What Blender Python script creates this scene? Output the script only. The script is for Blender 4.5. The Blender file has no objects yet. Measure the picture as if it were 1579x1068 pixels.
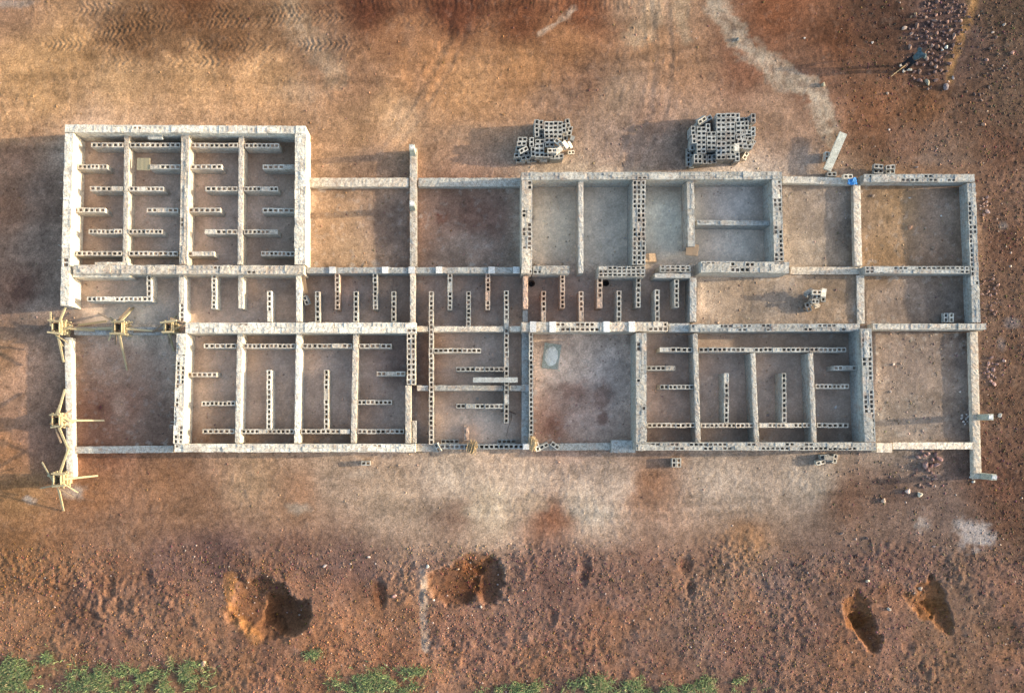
import bpy, math, random
import numpy as np
from mathutils import Matrix, Vector

random.seed(7); RNG = np.random.default_rng(7)
R = math.radians
scene = bpy.context.scene
col = scene.collection

# ------------------------------------------------------------------ camera
# a drone hovering 38 m up, looking straight down; the picture is an off-centre crop (lens shift)
W0, H0, F, CX, CY, HC = 1579.0, 1068.0, 1200.0, 710.0, 650.0, 38.0
cam = bpy.data.cameras.new('camera'); camo = bpy.data.objects.new('camera', cam); col.objects.link(camo)
camo.location = (0, 0, HC); camo.rotation_euler = (0, 0, 0)
cam.sensor_width = 36; cam.lens = F / W0 * 36
cam.shift_x = (W0 / 2 - CX) / W0; cam.shift_y = (CY - H0 / 2) / W0
cam.clip_start = 0.5; cam.clip_end = 2000
scene.camera = camo

# ------------------------------------------------------------------ light
SUN_EL, SUN_AZ = R(12.0), R(3.5)         # low morning sun from the right of the plan, a touch from the top
world = bpy.data.worlds.new('World'); scene.world = world; world.use_nodes = True
nt = world.node_tree; bg = nt.nodes['Background']
sky = nt.nodes.new('ShaderNodeTexSky'); sky.sky_type = 'NISHITA'; sky.sun_disc = False
sky.sun_elevation = SUN_EL; sky.sun_rotation = R(90) - SUN_AZ
sky.air_density = 1.0; sky.dust_density = 2.5; sky.ozone_density = 1.0
nt.links.new(sky.outputs[0], bg.inputs[0]); bg.inputs[1].default_value = 0.15
sl = bpy.data.lights.new('sun', 'SUN'); sl.energy = 2.7; sl.angle = R(0.9); sl.color = (1.0, 0.84, 0.62)
sun = bpy.data.objects.new('sun', sl); col.objects.link(sun)
sd = Vector((math.cos(SUN_EL) * math.cos(SUN_AZ), math.cos(SUN_EL) * math.sin(SUN_AZ), math.sin(SUN_EL)))
sun.rotation_euler = sd.to_track_quat('Z', 'Y').to_euler()
sun.location = (40, 3, 20)
vs = scene.view_settings; vs.view_transform = 'Standard'; vs.look = 'None'; vs.gamma = 1; vs.use_curve_mapping = False
vs.exposure = 1.78
# light that falls on level ground, in the open and in shade (used only to turn seen colours into base colours)
E_LIT = np.array([1.50, 1.56, 1.62]); E_SHD = np.array([0.60, 0.79, 1.02]); E_CELL = np.array([0.45, 0.54, 0.63])

# ------------------------------------------------------------------ helpers
def P(px, py, z=0.0):
    d = (HC - z) / F
    return Vector(((px - CX) * d, (CY - py) * d, z))

def srgb(c):
    c = np.asarray(c, float) / 255.0
    return np.where(c <= 0.04045, c / 12.92, ((c + 0.055) / 1.055) ** 2.4)

def tag(o, label=None, cat=None, group=None, kind=None):
    if label: o['label'] = label
    if cat: o['category'] = cat
    if group: o['group'] = group
    if kind: o['kind'] = kind
    return o

def empty(name, loc, rz=0.0):
    o = bpy.data.objects.new(name, None); col.objects.link(o)
    o.location = loc; o.rotation_euler = (0, 0, rz); o.empty_display_size = 0.2
    return o

def link(name, me, parent=None, loc=(0, 0, 0), rot=(0, 0, 0), scale=(1, 1, 1), color=None):
    o = bpy.data.objects.new(name, me); col.objects.link(o)
    if parent: o.parent = parent
    o.location = loc; o.rotation_euler = rot; o.scale = scale
    if color is not None: o.color = (*color, 1)
    return o

class MB:
    def __init__(s): s.v = []; s.f = []; s.m = []
    def add(s, vs, fs, mi=0):
        n = len(s.v); s.v += [tuple(v) for v in vs]; s.f += [tuple(i + n for i in f) for f in fs]; s.m += [mi] * len(fs)
    BF = [(0, 3, 2, 1), (4, 5, 6, 7), (0, 1, 5, 4), (1, 2, 6, 5), (2, 3, 7, 6), (3, 0, 4, 7)]
    def box(s, x0, y0, z0, x1, y1, z1, mi=0, j=0.0):
        vs = [(x0, y0, z0), (x1, y0, z0), (x1, y1, z0), (x0, y1, z0), (x0, y0, z1), (x1, y0, z1), (x1, y1, z1), (x0, y1, z1)]
        if j: vs = [tuple(c + random.uniform(-j, j) for c in v) for v in vs]
        s.add(vs, s.BF, mi)
    def beam(s, p, q, w, h, mi=0, taper=1.0):
        p = Vector(p); q = Vector(q); d = (q - p).normalized()
        u = d.cross(Vector((0, 0, 1)))
        if u.length < 1e-3: u = Vector((1, 0, 0))
        u.normalize(); t = u.cross(d)
        vs = []
        for c, k in ((p, 1.0), (q, taper)):
            for a, b in ((-1, -1), (1, -1), (1, 1), (-1, 1)): vs.append(c + u * (a * w / 2 * k) + t * (b * h / 2 * k))
        s.add(vs, s.BF, mi)
    def tube(s, p, q, r0, r1, n=6, mi=0):
        p = Vector(p); q = Vector(q); d = (q - p).normalized()
        u = d.cross(Vector((0, 0, 1)))
        if u.length < 1e-3: u = Vector((1, 0, 0))
        u.normalize(); t = u.cross(d); vs = []
        for c, r in ((p, r0), (q, r1)):
            for k in range(n):
                a = 2 * math.pi * k / n; vs.append(c + u * (math.cos(a) * r) + t * (math.sin(a) * r))
        fs = [(k, (k + 1) % n, n + (k + 1) % n, n + k) for k in range(n)] + [tuple(range(n))[::-1], tuple(range(n, 2 * n))]
        s.add(vs, fs, mi)
    def mesh(s, name, mats, smooth=False):
        me = bpy.data.meshes.new(name); me.from_pydata(s.v, [], s.f)
        for m in mats: me.materials.append(m)
        me.polygons.foreach_set('material_index', s.m)
        if smooth: me.polygons.foreach_set('use_smooth', [True] * len(s.f))
        me.update(); return me
    def build(s, name, mats, parent=None, **k):
        if not isinstance(mats, (list, tuple)): mats = [mats]
        return link(name, s.mesh(name, mats), parent, **k)

# ------------------------------------------------------------------ numpy noise
def vnoise(x, y, seed):
    xi = np.floor(x).astype(np.int64); yi = np.floor(y).astype(np.int64); fx = x - xi; fy = y - yi
    fx = fx * fx * fx * (fx * (fx * 6 - 15) + 10); fy = fy * fy * fy * (fy * (fy * 6 - 15) + 10)
    def h(a, b):
        n = (a * 374761393 + b * 668265263 + seed * 974634777) & 0xffffffff
        n = ((n ^ (n >> 13)) * 1274126177) & 0xffffffff
        return ((n ^ (n >> 16)) & 0xffff) / 32767.5 - 1
    a = h(xi, yi); b = h(xi + 1, yi); c = h(xi, yi + 1); d = h(xi + 1, yi + 1)
    return (a * (1 - fx) + b * fx) * (1 - fy) + (c * (1 - fx) + d * fx) * fy
def fbm(x, y, scale, oct=4, seed=1, gain=0.5):
    s = np.zeros_like(x); a = 1.0; f = 1.0 / scale; t = 0
    for k in range(oct):
        c, si = math.cos(k * 0.9 + .3), math.sin(k * 0.9 + .3)
        s += a * vnoise((x * c - y * si) * f + 31.7 * k, (x * si + y * c) * f - 17.3 * k, seed + k * 13); t += a; a *= gain; f *= 2.03
    return s / t

# ------------------------------------------------------------------ materials
def nodes(name):
    m = bpy.data.materials.new(name); m.use_nodes = True; t = m.node_tree
    b = t.nodes['Principled BSDF']; b.inputs['Roughness'].default_value = 0.9; b.inputs['Specular IOR Level'].default_value = 0.2
    return m, t, b
def N(t, typ, **kw):
    n = t.nodes.new(typ)
    for k, v in kw.items():
        if k in n.inputs: n.inputs[k].default_value = v
        else: setattr(n, k, v)
    return n
def L(t, a, b): t.links.new(a, b)
def ramp(t, fac, stops):
    r = t.nodes.new('ShaderNodeValToRGB'); e = r.color_ramp.elements
    while len(e) < len(stops): e.new(0.5)
    for k, (p, c) in enumerate(stops): e[k].position = p; e[k].color = (*c, 1)
    L(t, fac, r.inputs[0]); return r.outputs[0]
def mix(t, a, b, fac, typ='MIX'):
    n = t.nodes.new('ShaderNodeMix'); n.data_type = 'RGBA'; n.blend_type = typ
    for sock, val in ((n.inputs[0], fac), (n.inputs[6], a), (n.inputs[7], b)):
        if hasattr(val, 'is_linked') or hasattr(val, 'links'): L(t, val, sock)
        elif isinstance(val, (int, float)): sock.default_value = val
        else: sock.default_value = (*val, 1)
    return n.outputs[2]
def bump(t, b, h, strength, dist):
    n = N(t, 'ShaderNodeBump', Strength=strength, Distance=dist); L(t, h, n.inputs['Height']); L(t, n.outputs[0], b.inputs['Normal'])

def masonry_material(name, base, dust_amt, stain, fine=34.0):
    """cement block or mortar: object colour tints it, soil dust and dark stains break it up"""
    m, t, b = nodes(name)
    geo = N(t, 'ShaderNodeNewGeometry'); oi = N(t, 'ShaderNodeObjectInfo')
    n1 = N(t, 'ShaderNodeTexNoise', Scale=2.2, Detail=6.0, Roughness=0.65); L(t, geo.outputs['Position'], n1.inputs['Vector'])
    n2 = N(t, 'ShaderNodeTexNoise', Scale=fine, Detail=4.0, Roughness=0.7); L(t, geo.outputs['Position'], n2.inputs['Vector'])
    n3 = N(t, 'ShaderNodeTexNoise', Scale=7.0, Detail=5.0, Roughness=0.7); L(t, geo.outputs['Position'], n3.inputs['Vector'])
    tint = mix(t, oi.outputs['Color'], base, 1.0, 'MULTIPLY')
    var = N(t, 'ShaderNodeMapRange'); var.inputs['To Min'].default_value = 0.80; var.inputs['To Max'].default_value = 1.12
    L(t, oi.outputs['Random'], var.inputs['Value'])
    c = mix(t, tint, var.outputs[0], 1.0, 'MULTIPLY')
    c = mix(t, c, ramp(t, n2.outputs[0], [(0.32, (0.42, 0.40, 0.38)), (0.5, (0.94, 0.94, 0.93)), (0.7, (1.2, 1.19, 1.17))]), 1.0, 'MULTIPLY')
    c = mix(t, c, ramp(t, n3.outputs[0], [(0.36, (0.50, 0.48, 0.46)), (0.56, (1, 1, 1))]), stain, 'MULTIPLY')
    c = mix(t, c, (0.33, 0.20, 0.13), ramp(t, n1.outputs[0], [(0.50, (0, 0, 0)), (0.72, (dust_amt,) * 3)]))
    L(t, c, b.inputs['Base Color'])
    bump(t, b, n2.outputs[0], 0.55, 0.02)
    return m
BLOCK = masonry_material('cement_block', (0.52, 0.51, 0.48), 0.45, 0.75)
MORTAR = masonry_material('mortar', (0.60, 0.57, 0.52), 0.55, 0.8, 22.0)
CONC = masonry_material('cast_concrete', (0.55, 0.54, 0.51), 0.25, 0.6, 26.0)
WHITEPAD = masonry_material('fresh_concrete', (0.75, 0.74, 0.71), 0.12, 0.4, 30.0)
FILL = masonry_material('core_fill', (0.30, 0.23, 0.18), 0.5, 0.7)

def wood_material(name, a, c2):
    m, t, b = nodes(name)
    tc = N(t, 'ShaderNodeTexCoord'); mp = N(t, 'ShaderNodeMapping'); mp.inputs['Scale'].default_value = (30, 30, 3)
    L(t, tc.outputs['Object'], mp.inputs[0]); oi = N(t, 'ShaderNodeObjectInfo')
    n = N(t, 'ShaderNodeTexNoise', Scale=1.0, Detail=5.0, Roughness=0.6); L(t, mp.outputs[0], n.inputs['Vector'])
    c = ramp(t, n.outputs[0], [(0.3, a), (0.7, c2)])
    var = N(t, 'ShaderNodeMapRange'); var.inputs['To Min'].default_value = 0.7; var.inputs['To Max'].default_value = 1.1
    L(t, oi.outputs['Random'], var.inputs['Value'])
    L(t, mix(t, c, var.outputs[0], 1.0, 'MULTIPLY'), b.inputs['Base Color']); bump(t, b, n.outputs[0], 0.4, 0.01)
    return m
WOOD = wood_material('formwork_timber', (0.30, 0.24, 0.13), (0.52, 0.44, 0.28))
OLDWOOD = wood_material('weathered_timber', (0.20, 0.14, 0.09), (0.38, 0.28, 0.19))
BRUSH = wood_material('dry_bundle', (0.32, 0.22, 0.11), (0.55, 0.42, 0.25))

def plain(name, c, rough=0.85, metal=0.0, nscale=12.0, amt=0.35):
    m, t, b = nodes(name); geo = N(t, 'ShaderNodeNewGeometry')
    n = N(t, 'ShaderNodeTexNoise', Scale=nscale, Detail=4.0); L(t, geo.outputs['Position'], n.inputs['Vector'])
    c = np.array(c); L(t, ramp(t, n.outputs[0], [(0.3, tuple(c * (1 - amt))), (0.7, tuple(np.minimum(c * (1 + amt), 1)))]), b.inputs['Base Color'])
    b.inputs['Roughness'].default_value = rough; b.inputs['Metallic'].default_value = metal
    bump(t, b, n.outputs[0], 0.3, 0.01); return m
STEEL = plain('rusty_steel', (0.17, 0.11, 0.08), 0.7, 0.3, 30)
BLUE = plain('blue_cloth', (0.06, 0.22, 0.48), 0.8, 0, 9)
BLACKPL = plain('black_rubber', (0.02, 0.02, 0.022), 0.55, 0, 10)
SKIN = plain('skin', (0.13, 0.07, 0.045), 0.6, 0, 6, 0.15)
SHIRT = plain('teal_cloth', (0.065, 0.095, 0.105), 0.9, 0, 9, 0.4)
TROUS = plain('black_cloth', (0.018, 0.019, 0.024), 0.9, 0, 9, 0.3)
HAIR = plain('hair', (0.012, 0.01, 0.01), 0.8, 0, 20, 0.3)
SANDAL = plain('pale_sandal', (0.5, 0.44, 0.38), 0.8, 0, 9, 0.2)
RAG = plain('pale_rag', (0.52, 0.50, 0.44), 0.9, 0, 9, 0.25)

def rock_material(name, attr=False):
    m, t, b = nodes(name); geo = N(t, 'ShaderNodeNewGeometry'); oi = N(t, 'ShaderNodeObjectInfo')
    n = N(t, 'ShaderNodeTexNoise', Scale=9.0, Detail=5.0, Roughness=0.7); L(t, geo.outputs['Position'], n.inputs['Vector'])
    if attr:
        a = N(t, 'ShaderNodeVertexColor'); a.layer_name = 'tint'; src = a.outputs[0]
    else: src = oi.outputs['Color']
    L(t, mix(t, src, ramp(t, n.outputs[0], [(0.3, (0.6, 0.56, 0.54)), (0.7, (1.25, 1.22, 1.2))]), 1.0, 'MULTIPLY'), b.inputs['Base Color'])
    bump(t, b, n.outputs[0], 0.5, 0.03); return m
ROCK = rock_material('rock'); PEBBLE = rock_material('pebble', True)

# ------------------------------------------------------------------ ground
# seen soil colours at plan points (right-hand haze and some shadow edges stay in them), 1 = open sun, 0 = in shade in the photograph
SOIL = """20 10 170 130 100 1;150 5 160 125 95 1;300 15 130 85 55 1;200 45 122 87 57 1;350 60 127 90 60 1;100 80 195 150 100 1;40 120 195 150 100 1
180 125 200 158 112 1;300 110 205 160 112 1;400 120 205 158 110 1;450 30 150 115 85 1;490 70 150 115 90 1;560 20 108 64 43 1;700 15 106 61 41 1
600 60 150 105 72 1;650 100 190 135 88 1;720 130 195 145 98 1;600 170 205 160 115 1;550 220 195 150 108 1;560 120 160 120 90 1;800 40 122 73 46 1
900 20 125 75 48 1;880 70 165 115 75 1;800 100 180 130 85 1;900 130 150 112 88 1;950 150 165 138 116 1;1000 60 165 125 92 1;1050 100 165 125 95 1
960 220 172 146 130 1;1000 180 165 132 112 1;1000 15 170 140 115 1;1030 240 160 135 118 1;1150 100 140 95 72 1;1200 20 130 80 52 1;1290 60 112 71 48 1
1350 30 95 66 52 1;1250 130 125 90 72 1;1350 110 108 76 58 1;1200 180 162 130 108 1;1350 160 135 90 62 1;1420 170 115 78 52 1;1500 170 102 76 62 1
1560 40 95 75 62 1;1480 80 97 76 70 1;1440 60 105 82 78 1;1560 150 104 82 68 1;1540 230 110 78 62 1;1400 220 122 91 75 1;1450 230 117 93 80 1
1550 300 122 92 76 1;1555 380 108 76 60 1;1550 450 116 88 72 1;1555 540 110 82 66 1;1555 620 108 80 64 1;1560 700 108 78 64 1
30 240 112 92 80 0;60 300 108 95 88 0;60 380 106 98 94 0;20 320 112 90 76 0;30 450 102 84 76 0;60 480 110 105 103 0;40 560 128 110 98 0;60 600 112 97 88 0
10 550 165 125 90 1;10 690 170 120 80 1;60 680 110 92 84 0;30 760 170 125 80 1;20 190 195 150 105 1;60 150 200 155 105 1
180 560 130 112 102 0;200 620 118 89 76 0;150 630 110 80 67 0;240 650 106 89 82 0;160 680 113 82 67 0
150 760 150 105 72 1;250 730 160 115 82 1;300 770 150 112 85 1;200 810 150 112 88 1;400 740 170 140 112 1;450 760 160 122 95 1;520 730 180 156 136 1
600 760 182 158 136 1;700 740 196 178 160 1;760 780 196 178 156 1;700 800 140 115 100 1;820 740 194 174 156 1;850 800 150 100 75 1;900 780 188 173 157 1
950 740 190 170 154 1;1000 750 155 115 90 1;1100 740 182 166 152 1;1150 760 176 160 146 1;1250 740 178 165 152 1;1300 770 120 90 75 1;1380 760 115 92 82 1
1440 790 125 105 98 1;1540 740 100 70 58 1;1550 800 105 75 60 1;30 850 155 110 72 1;100 860 150 108 78 1;60 930 150 108 78 1;150 900 140 105 90 1
250 880 130 98 88 1;330 860 118 90 85 1;200 970 150 112 88 1;300 960 150 110 85 1;120 960 135 98 80 1;450 860 128 95 82 1;540 880 120 92 85 1
600 950 155 112 85 1;500 990 160 112 82 1;600 1010 155 108 80 1;700 980 150 110 90 1;850 880 130 100 92 1;900 930 128 100 90 1;1000 880 140 108 92 1
1050 950 128 100 88 1;1100 880 140 110 92 1;1150 830 145 112 88 1;1200 900 120 98 92 1;1250 950 130 98 85 1;1300 880 120 96 88 1;1300 1020 135 98 78 1
1400 900 125 100 90 1;1500 900 120 95 82 1;1550 980 125 95 78 1;1450 1000 135 102 82 1;1550 1050 125 92 72 1;900 1020 135 100 85 1;1000 1020 130 98 85 1
1150 1000 130 100 88 1;800 1030 140 102 82 1;400 1040 155 110 80 1;300 1050 140 105 75 1;100 1010 150 110 80 1
520 340 200 155 110 1;540 390 200 160 118 1;500 260 180 145 115 1;560 250 175 140 115 1;600 350 112 100 95 0;700 330 107 87 80 0;750 340 107 84 78 0
700 390 120 110 105 0;660 350 130 105 90 0;1380 320 182 143 98 1;1360 390 178 138 92 1;1450 330 117 106 98 0;1460 390 117 103 92 0;1250 330 172 154 138 1
1250 380 176 158 138 1;1290 340 160 143 128 1;1140 445 178 156 134 1;1180 470 172 156 142 1;1290 450 168 143 118 1;1400 460 156 136 122 1;1440 460 158 140 128 1
1400 560 150 132 122 1;1400 650 154 140 130 1;1460 600 150 132 120 1;1370 670 160 148 138 1
150 240 136 123 113 2;240 330 146 135 126 2;330 330 140 128 119 2;410 330 142 131 123 2;170 440 150 138 128 2;200 485 162 152 142 2;340 470 142 131 124 2
540 470 132 122 118 2;700 470 132 122 118 2;880 460 118 107 102 2;1010 460 116 108 105 2;320 600 146 134 124 2;410 620 140 127 118 2;510 600 140 131 126 2
590 640 130 119 113 2;720 560 142 133 127 2;740 650 156 143 132 2;650 560 97 84 82 2;870 560 146 132 121 2;890 630 134 112 103 2;950 580 130 121 118 2
850 650 112 87 77 2;855 350 166 158 148 2;930 350 160 154 146 2;1025 340 174 170 164 2;1130 310 150 152 154 2;1130 380 156 154 150 2;1030 620 128 112 103 2
1110 600 130 118 111 2;1210 600 132 121 114 2;1290 600 124 114 108 2"""
pts = np.array([[float(v) for v in q.split()] for q in SOIL.replace('\n', ';').split(';')])
pal = np.clip(srgb(pts[:, 2:5]) / np.where(pts[:, 5:6] > 1.5, E_CELL, np.where(pts[:, 5:6] > 0.5, E_LIT, E_SHD)), 0.01, 0.72)
# room floors: plan rectangles (level, quiet, dusty); 1 = soil floor, rougher
ROOMS = [(112, 204, 466, 412, 0), (112, 424, 640, 500, 0), (640, 420, 1066, 500, 0), (112, 515, 270, 690, 1), (282, 513, 628, 686, 0), (640, 512, 812, 686, 0),
         (820, 512, 985, 684, 1), (992, 512, 1335, 684, 0), (474, 286, 632, 412, 1), (643, 286, 805, 412, 1), (818, 278, 1200, 408, 0), (1205, 284, 1318, 412, 1),
         (1326, 282, 1492, 412, 1), (1074, 424, 1322, 500, 1), (1334, 424, 1496, 500, 1), (1348, 512, 1500, 682, 1)]
def axis(a, b, step, far):
    mid = np.arange(a, b + step, step); o = [step * 1.6 ** k for k in range(1, 24)]; o = np.cumsum(o); o = o[o < far]
    return np.concatenate([a - o[::-1], mid, mid[-1] + o])
K = F / HC
gx = axis(-23.6, 28.6, 0.055, 420); gy = axis(-14.3, 21.6, 0.055, 420)
nx, ny = len(gx), len(gy)
X, Y = np.meshgrid(gx, gy); X = X.ravel(); Y = Y.ravel()
PX = CX + X * K; PY = CY - Y * K
inside = (PX > -60) & (PX < 1640) & (PY > -60) & (PY < 1130)
pxc = np.clip(PX, -60, 1640); pyc = np.clip(PY, -60, 1130)
# coarse inverse-distance field, then smooth lookup, warped so that no patch has a ruled edge
wx = pxc + 16 * fbm(X, Y, 2.2, 4, 3); wy = pyc + 14 * fbm(X, Y, 2.0, 4, 9)
cgx = np.arange(-90, 1671, 6.0); cgy = np.arange(-90, 1161, 6.0); QX, QY = np.meshgrid(cgx, cgy)
acc = np.zeros((*QX.shape, 3)); wsum = np.zeros(QX.shape)
for p, c in zip(pts, pal):
    w = 1.0 / (((QX - p[0]) ** 2 + (QY - p[1]) ** 2) + 260.0) ** 1.7
    acc += w[..., None] * c; wsum += w
fieldc = acc / wsum[..., None]
def lookup(fld, x, y):
    u = np.clip((x - cgx[0]) / 6.0, 0, len(cgx) - 1.001); v = np.clip((y - cgy[0]) / 6.0, 0, len(cgy) - 1.001)
    i = u.astype(int); j = v.astype(int); a = (u - i)[:, None]; b = (v - j)[:, None]
    return (fld[j, i] * (1 - a) + fld[j, i + 1] * a) * (1 - b) + (fld[j + 1, i] * (1 - a) + fld[j + 1, i + 1] * a) * b
room = np.zeros_like(X); soft = np.zeros_like(X)
for x0, y0, x1, y1, k in ROOMS:
    m = (PX > x0) & (PX < x1) & (PY > y0) & (PY < y1); room[m] = 1; soft[m] = k
unw = room > 0.5
wx = np.where(unw, pxc + 0.25 * (wx - pxc), wx); wy = np.where(unw, pyc + 0.25 * (wy - pyc), wy)
C = lookup(fieldc, wx, wy)
def blend(mask, rgb, lit=1):
    global C
    c = np.clip(srgb(rgb) / (E_LIT if lit else E_SHD), .01, .72); m = np.clip(mask, 0, 1)[:, None]
    C = C * (1 - m) + c * m
def smooth(e0, e1, v): t = np.clip((v - e0) / (e1 - e0), 0, 1); return t * t * (3 - 2 * t)
def polydist(pl):
    d = np.full_like(PX, 1e9)
    for (ax, ay), (bx, by) in zip(pl[:-1], pl[1:]):
        t = np.clip(((PX - ax) * (bx - ax) + (PY - ay) * (by - ay)) / ((bx - ax) ** 2 + (by - ay) ** 2), 0, 1)
        d = np.minimum(d, np.hypot(PX - ax - t * (bx - ax), PY - ay - t * (by - ay)))
    return d
nA = fbm(X, Y, 0.9, 4, 21); nB = fbm(X, Y, 0.35, 3, 33); nC = fbm(X, Y, 2.8, 4, 41); nD = fbm(X, Y, 0.16, 2, 55)
def streak(pl, w, rgb, amt, feather=0.5, lit=1):
    d = polydist(pl) + w * (0.6 * nA + 0.6 * nB + .3 * nD)
    blend(amt * (1 - smooth(w * (1 - feather), w * 1.25, d)) * np.clip(0.8 + 0.5 * nB, 0, 1), rgb, lit)
def blob(x, y, rx, ry, rgb, amt, lit=1, edge=0.7, n=0.4):
    d = np.hypot((PX - x) / rx, (PY - y) / ry) + n * (nA + 0.8 * nB)
    blend(amt * (1 - smooth(1 - edge, 1.1, d)), rgb, lit)
streak([(1090, -40), (1105, 15), (1140, 62), (1195, 112), (1250, 135), (1268, 170), (1285, 212)], 17, (182, 170, 152), 0.85)
streak([(1010, -20), (1002, 30), (980, 60)], 19, (182, 158, 130), 0.7)
streak([(1055, -20), (1048, 30), (1060, 60)], 15, (182, 160, 132), 0.65)
streak([(652, 880), (653, 940), (656, 1000)], 7, (205, 192, 178), 0.6)
streak([(640, 860), (648, 890)], 9, (165, 150, 140), 0.4)
streak([(885, 14), (862, 34), (832, 52)], 5, (185, 165, 145), 0.75)
streak([(1506, -20), (1494, 30), (1478, 70), (1464, 120)], 9, (176, 132, 76), 0.8)
streak([(440, -20), (455, 30), (490, 80), (520, 125)], 22, (178, 152, 124), 0.7)
streak([(630, 40), (655, 190), (668, 260)], 12, (150, 120, 100), 0.35)
for b in [(1505, 822, 32, 26, (186, 182, 184), .75, 1, .9, .9), (1420, 802, 13, 16, (185, 178, 176), .7, 1, .9, .9), (462, 783, 26, 10, (188, 176, 160), .6), (730, 790, 30, 14, (190, 175, 155), .5),
          (925, 790, 45, 22, (182, 172, 160), .6), (820, 775, 30, 25, (190, 170, 145), .5), (45, 770, 9, 8, (225, 215, 205), .6, 1, .9, .8), (115, 757, 22, 16, (205, 195, 185), .6),
          (1548, 348, 12, 10, (150, 145, 145), .6), (1560, 498, 16, 9, (140, 132, 135), .6), (1545, 530, 9, 14, (140, 130, 130), .5), (1370, 20, 56, 46, (80, 55, 45), .6),
          (10, 6, 60, 10, (170, 160, 152), .6), (560, 730, 30, 10, (190, 175, 160), .5), (870, 805, 26, 16, (146, 98, 70), .4), (1000, 738, 26, 18, (150, 108, 80), .4),
          (1150, 835, 48, 34, (160, 120, 85), .5), (1240, 240, 30, 25, (165, 150, 138), .4), (620, 450, 20, 8, (120, 105, 100), .2),
          (700, 800, 40, 14, (120, 95, 82), .5), (285, 42, 180, 46, (112, 80, 54), .6), (200, 75, 110, 22, (125, 90, 60), .4), (330, 82, 120, 16, (130, 94, 64), .4), (700, 10, 260, 18, (100, 56, 38), .45), (460, 140, 60, 24, (195, 165, 135), .4),
          (620, 190, 40, 40, (200, 170, 140), .4), (850, 150, 60, 30, (165, 135, 115), .4), (720, 205, 60, 20, (160, 135, 115), .4), (1430, 245, 60, 12, (140, 120, 110), .5),
          (1540, 760, 40, 20, (105, 68, 52), .5), (1330, 200, 60, 50, (130, 88, 60), .5)]: blob(*b)
for b in [(890, 650, 34, 26, (150, 140, 140), .55), (855, 655, 22, 26, (96, 62, 52), .6), (930, 610, 20, 30, (92, 64, 56), .6), (880, 600, 30, 18, (120, 88, 80), .5), (905, 670, 30, 12, (140, 130, 126), .5),
          (930, 645, 12, 14, (85, 52, 45), .6), (730, 330, 26, 26, (92, 66, 58), .55), (680, 335, 14, 14, (108, 66, 48), .6), (155, 628, 9, 9, (80, 45, 38), .8), (185, 625, 16, 26, (140, 122, 112), .5),
          (205, 560, 30, 18, (140, 122, 110), .5), (40, 450, 30, 34, (72, 55, 55), .5), (740, 375, 50, 22, (125, 118, 116), .5)]: blob(*b, lit=0)
# floors that carry cement dust are a little paler in cloudy patches
blend(np.where((room > .5), 0.16 * np.clip(nC + .2, 0, 1), 0), (150, 143, 136), 0)

lum = C @ np.array([.3, .6, .1]); C = C + (lum[:, None] * np.array([1.16, 1.0, .80]) - C) * np.where(room > .5, .30, .17)[:, None]
drag = fbm(X * .13, Y, 0.34, 4, 83); drag2 = fbm(X * .10 + .05 * Y, Y * 1.0 + .06 * X, 0.9, 3, 87)
open_ = (room < .5) * (1 - smooth(800, 850, pyc)) * (1 - smooth(1490, 1530, pxc))
C *= (1 + open_ * (.16 * drag + .16 * drag2))[:, None]
gm = smooth(820, 870, pyc + 20 * nC); pm = gm * smooth(-.15, .35, fbm(X, Y, 3.2, 4, 95) + .35 * nA)
blend(.55 * pm, (132, 101, 90)); om = gm * smooth(.05, .45, fbm(X, Y, 2.4, 4, 97)); blend(.3 * om, (165, 118, 84))
edge = np.zeros_like(X)
for x0, y0, x1, y1, k in ROOMS:
    m_ = (PX > x0) & (PX < x1) & (PY > y0) & (PY < y1)
    dd = np.minimum(np.minimum(PX - x0, x1 - PX), np.minimum(PY - y0, y1 - PY)); edge = np.where(m_, np.exp(-np.clip(dd - 6, 0, 99) / 5), edge)
drop = smooth(.34, .55, fbm(X, Y, .22, 2, 99)) * np.where(room > .5, .25 + .5 * edge, .06)
blend(drop * .7, (205, 198, 188))
dst = np.where(room > .5, smooth(.0, .5, fbm(X, Y, 1.3, 4, 101)), 0); C *= (1 - .22 * dst * np.where(soft > .5, 1, .6))[:, None]
rough = np.full_like(X, 0.30)
rough = np.where(pyc > 815, 0.35 + smooth(815, 865, pyc + 18 * nC) * np.clip(.35 + .9 * fbm(X, Y, 2.6, 3, 103), 0.0, .9), rough)
rough = np.where((pxc > 1512) & (pyc <= 860), 0.45, rough)
rough = np.maximum(rough, 0.42 * smooth(1290, 1400, pxc) * smooth(275, 215, pyc))
rough = np.where(room > 0.5, np.where(soft > 0.5, 0.26, 0.10), rough)
rough *= np.where(room > .5, 1.0, np.clip(0.9 + 0.6 * nC, 0.35, 1.6))
Z = rough * (0.018 * fbm(X, Y, 0.55, 3, 61) + 0.018 * nB + 0.034 * nD + 0.006 * RNG.standard_normal(len(X)))
Z += np.where(room > .5, 0.008 * nC + edge * np.where(soft > .5, .03, .05) * np.clip(.5 + nA, 0, 1.2), 0.045 * fbm(X, Y, 5.0, 3, 71))
clod = smooth(.25, .6, fbm(X, Y, .42, 2, 107)) * smooth(-.1, .4, fbm(X, Y, 2.2, 3, 109)); Z += .05 * clod * np.where(room > .5, 0, np.clip(rough - .2, 0, 1))
# heaped spoil ridges at the lower edge
Z += smooth(860, 1000, pyc) * (0.05 * nC + 0.05 * nA)
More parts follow.
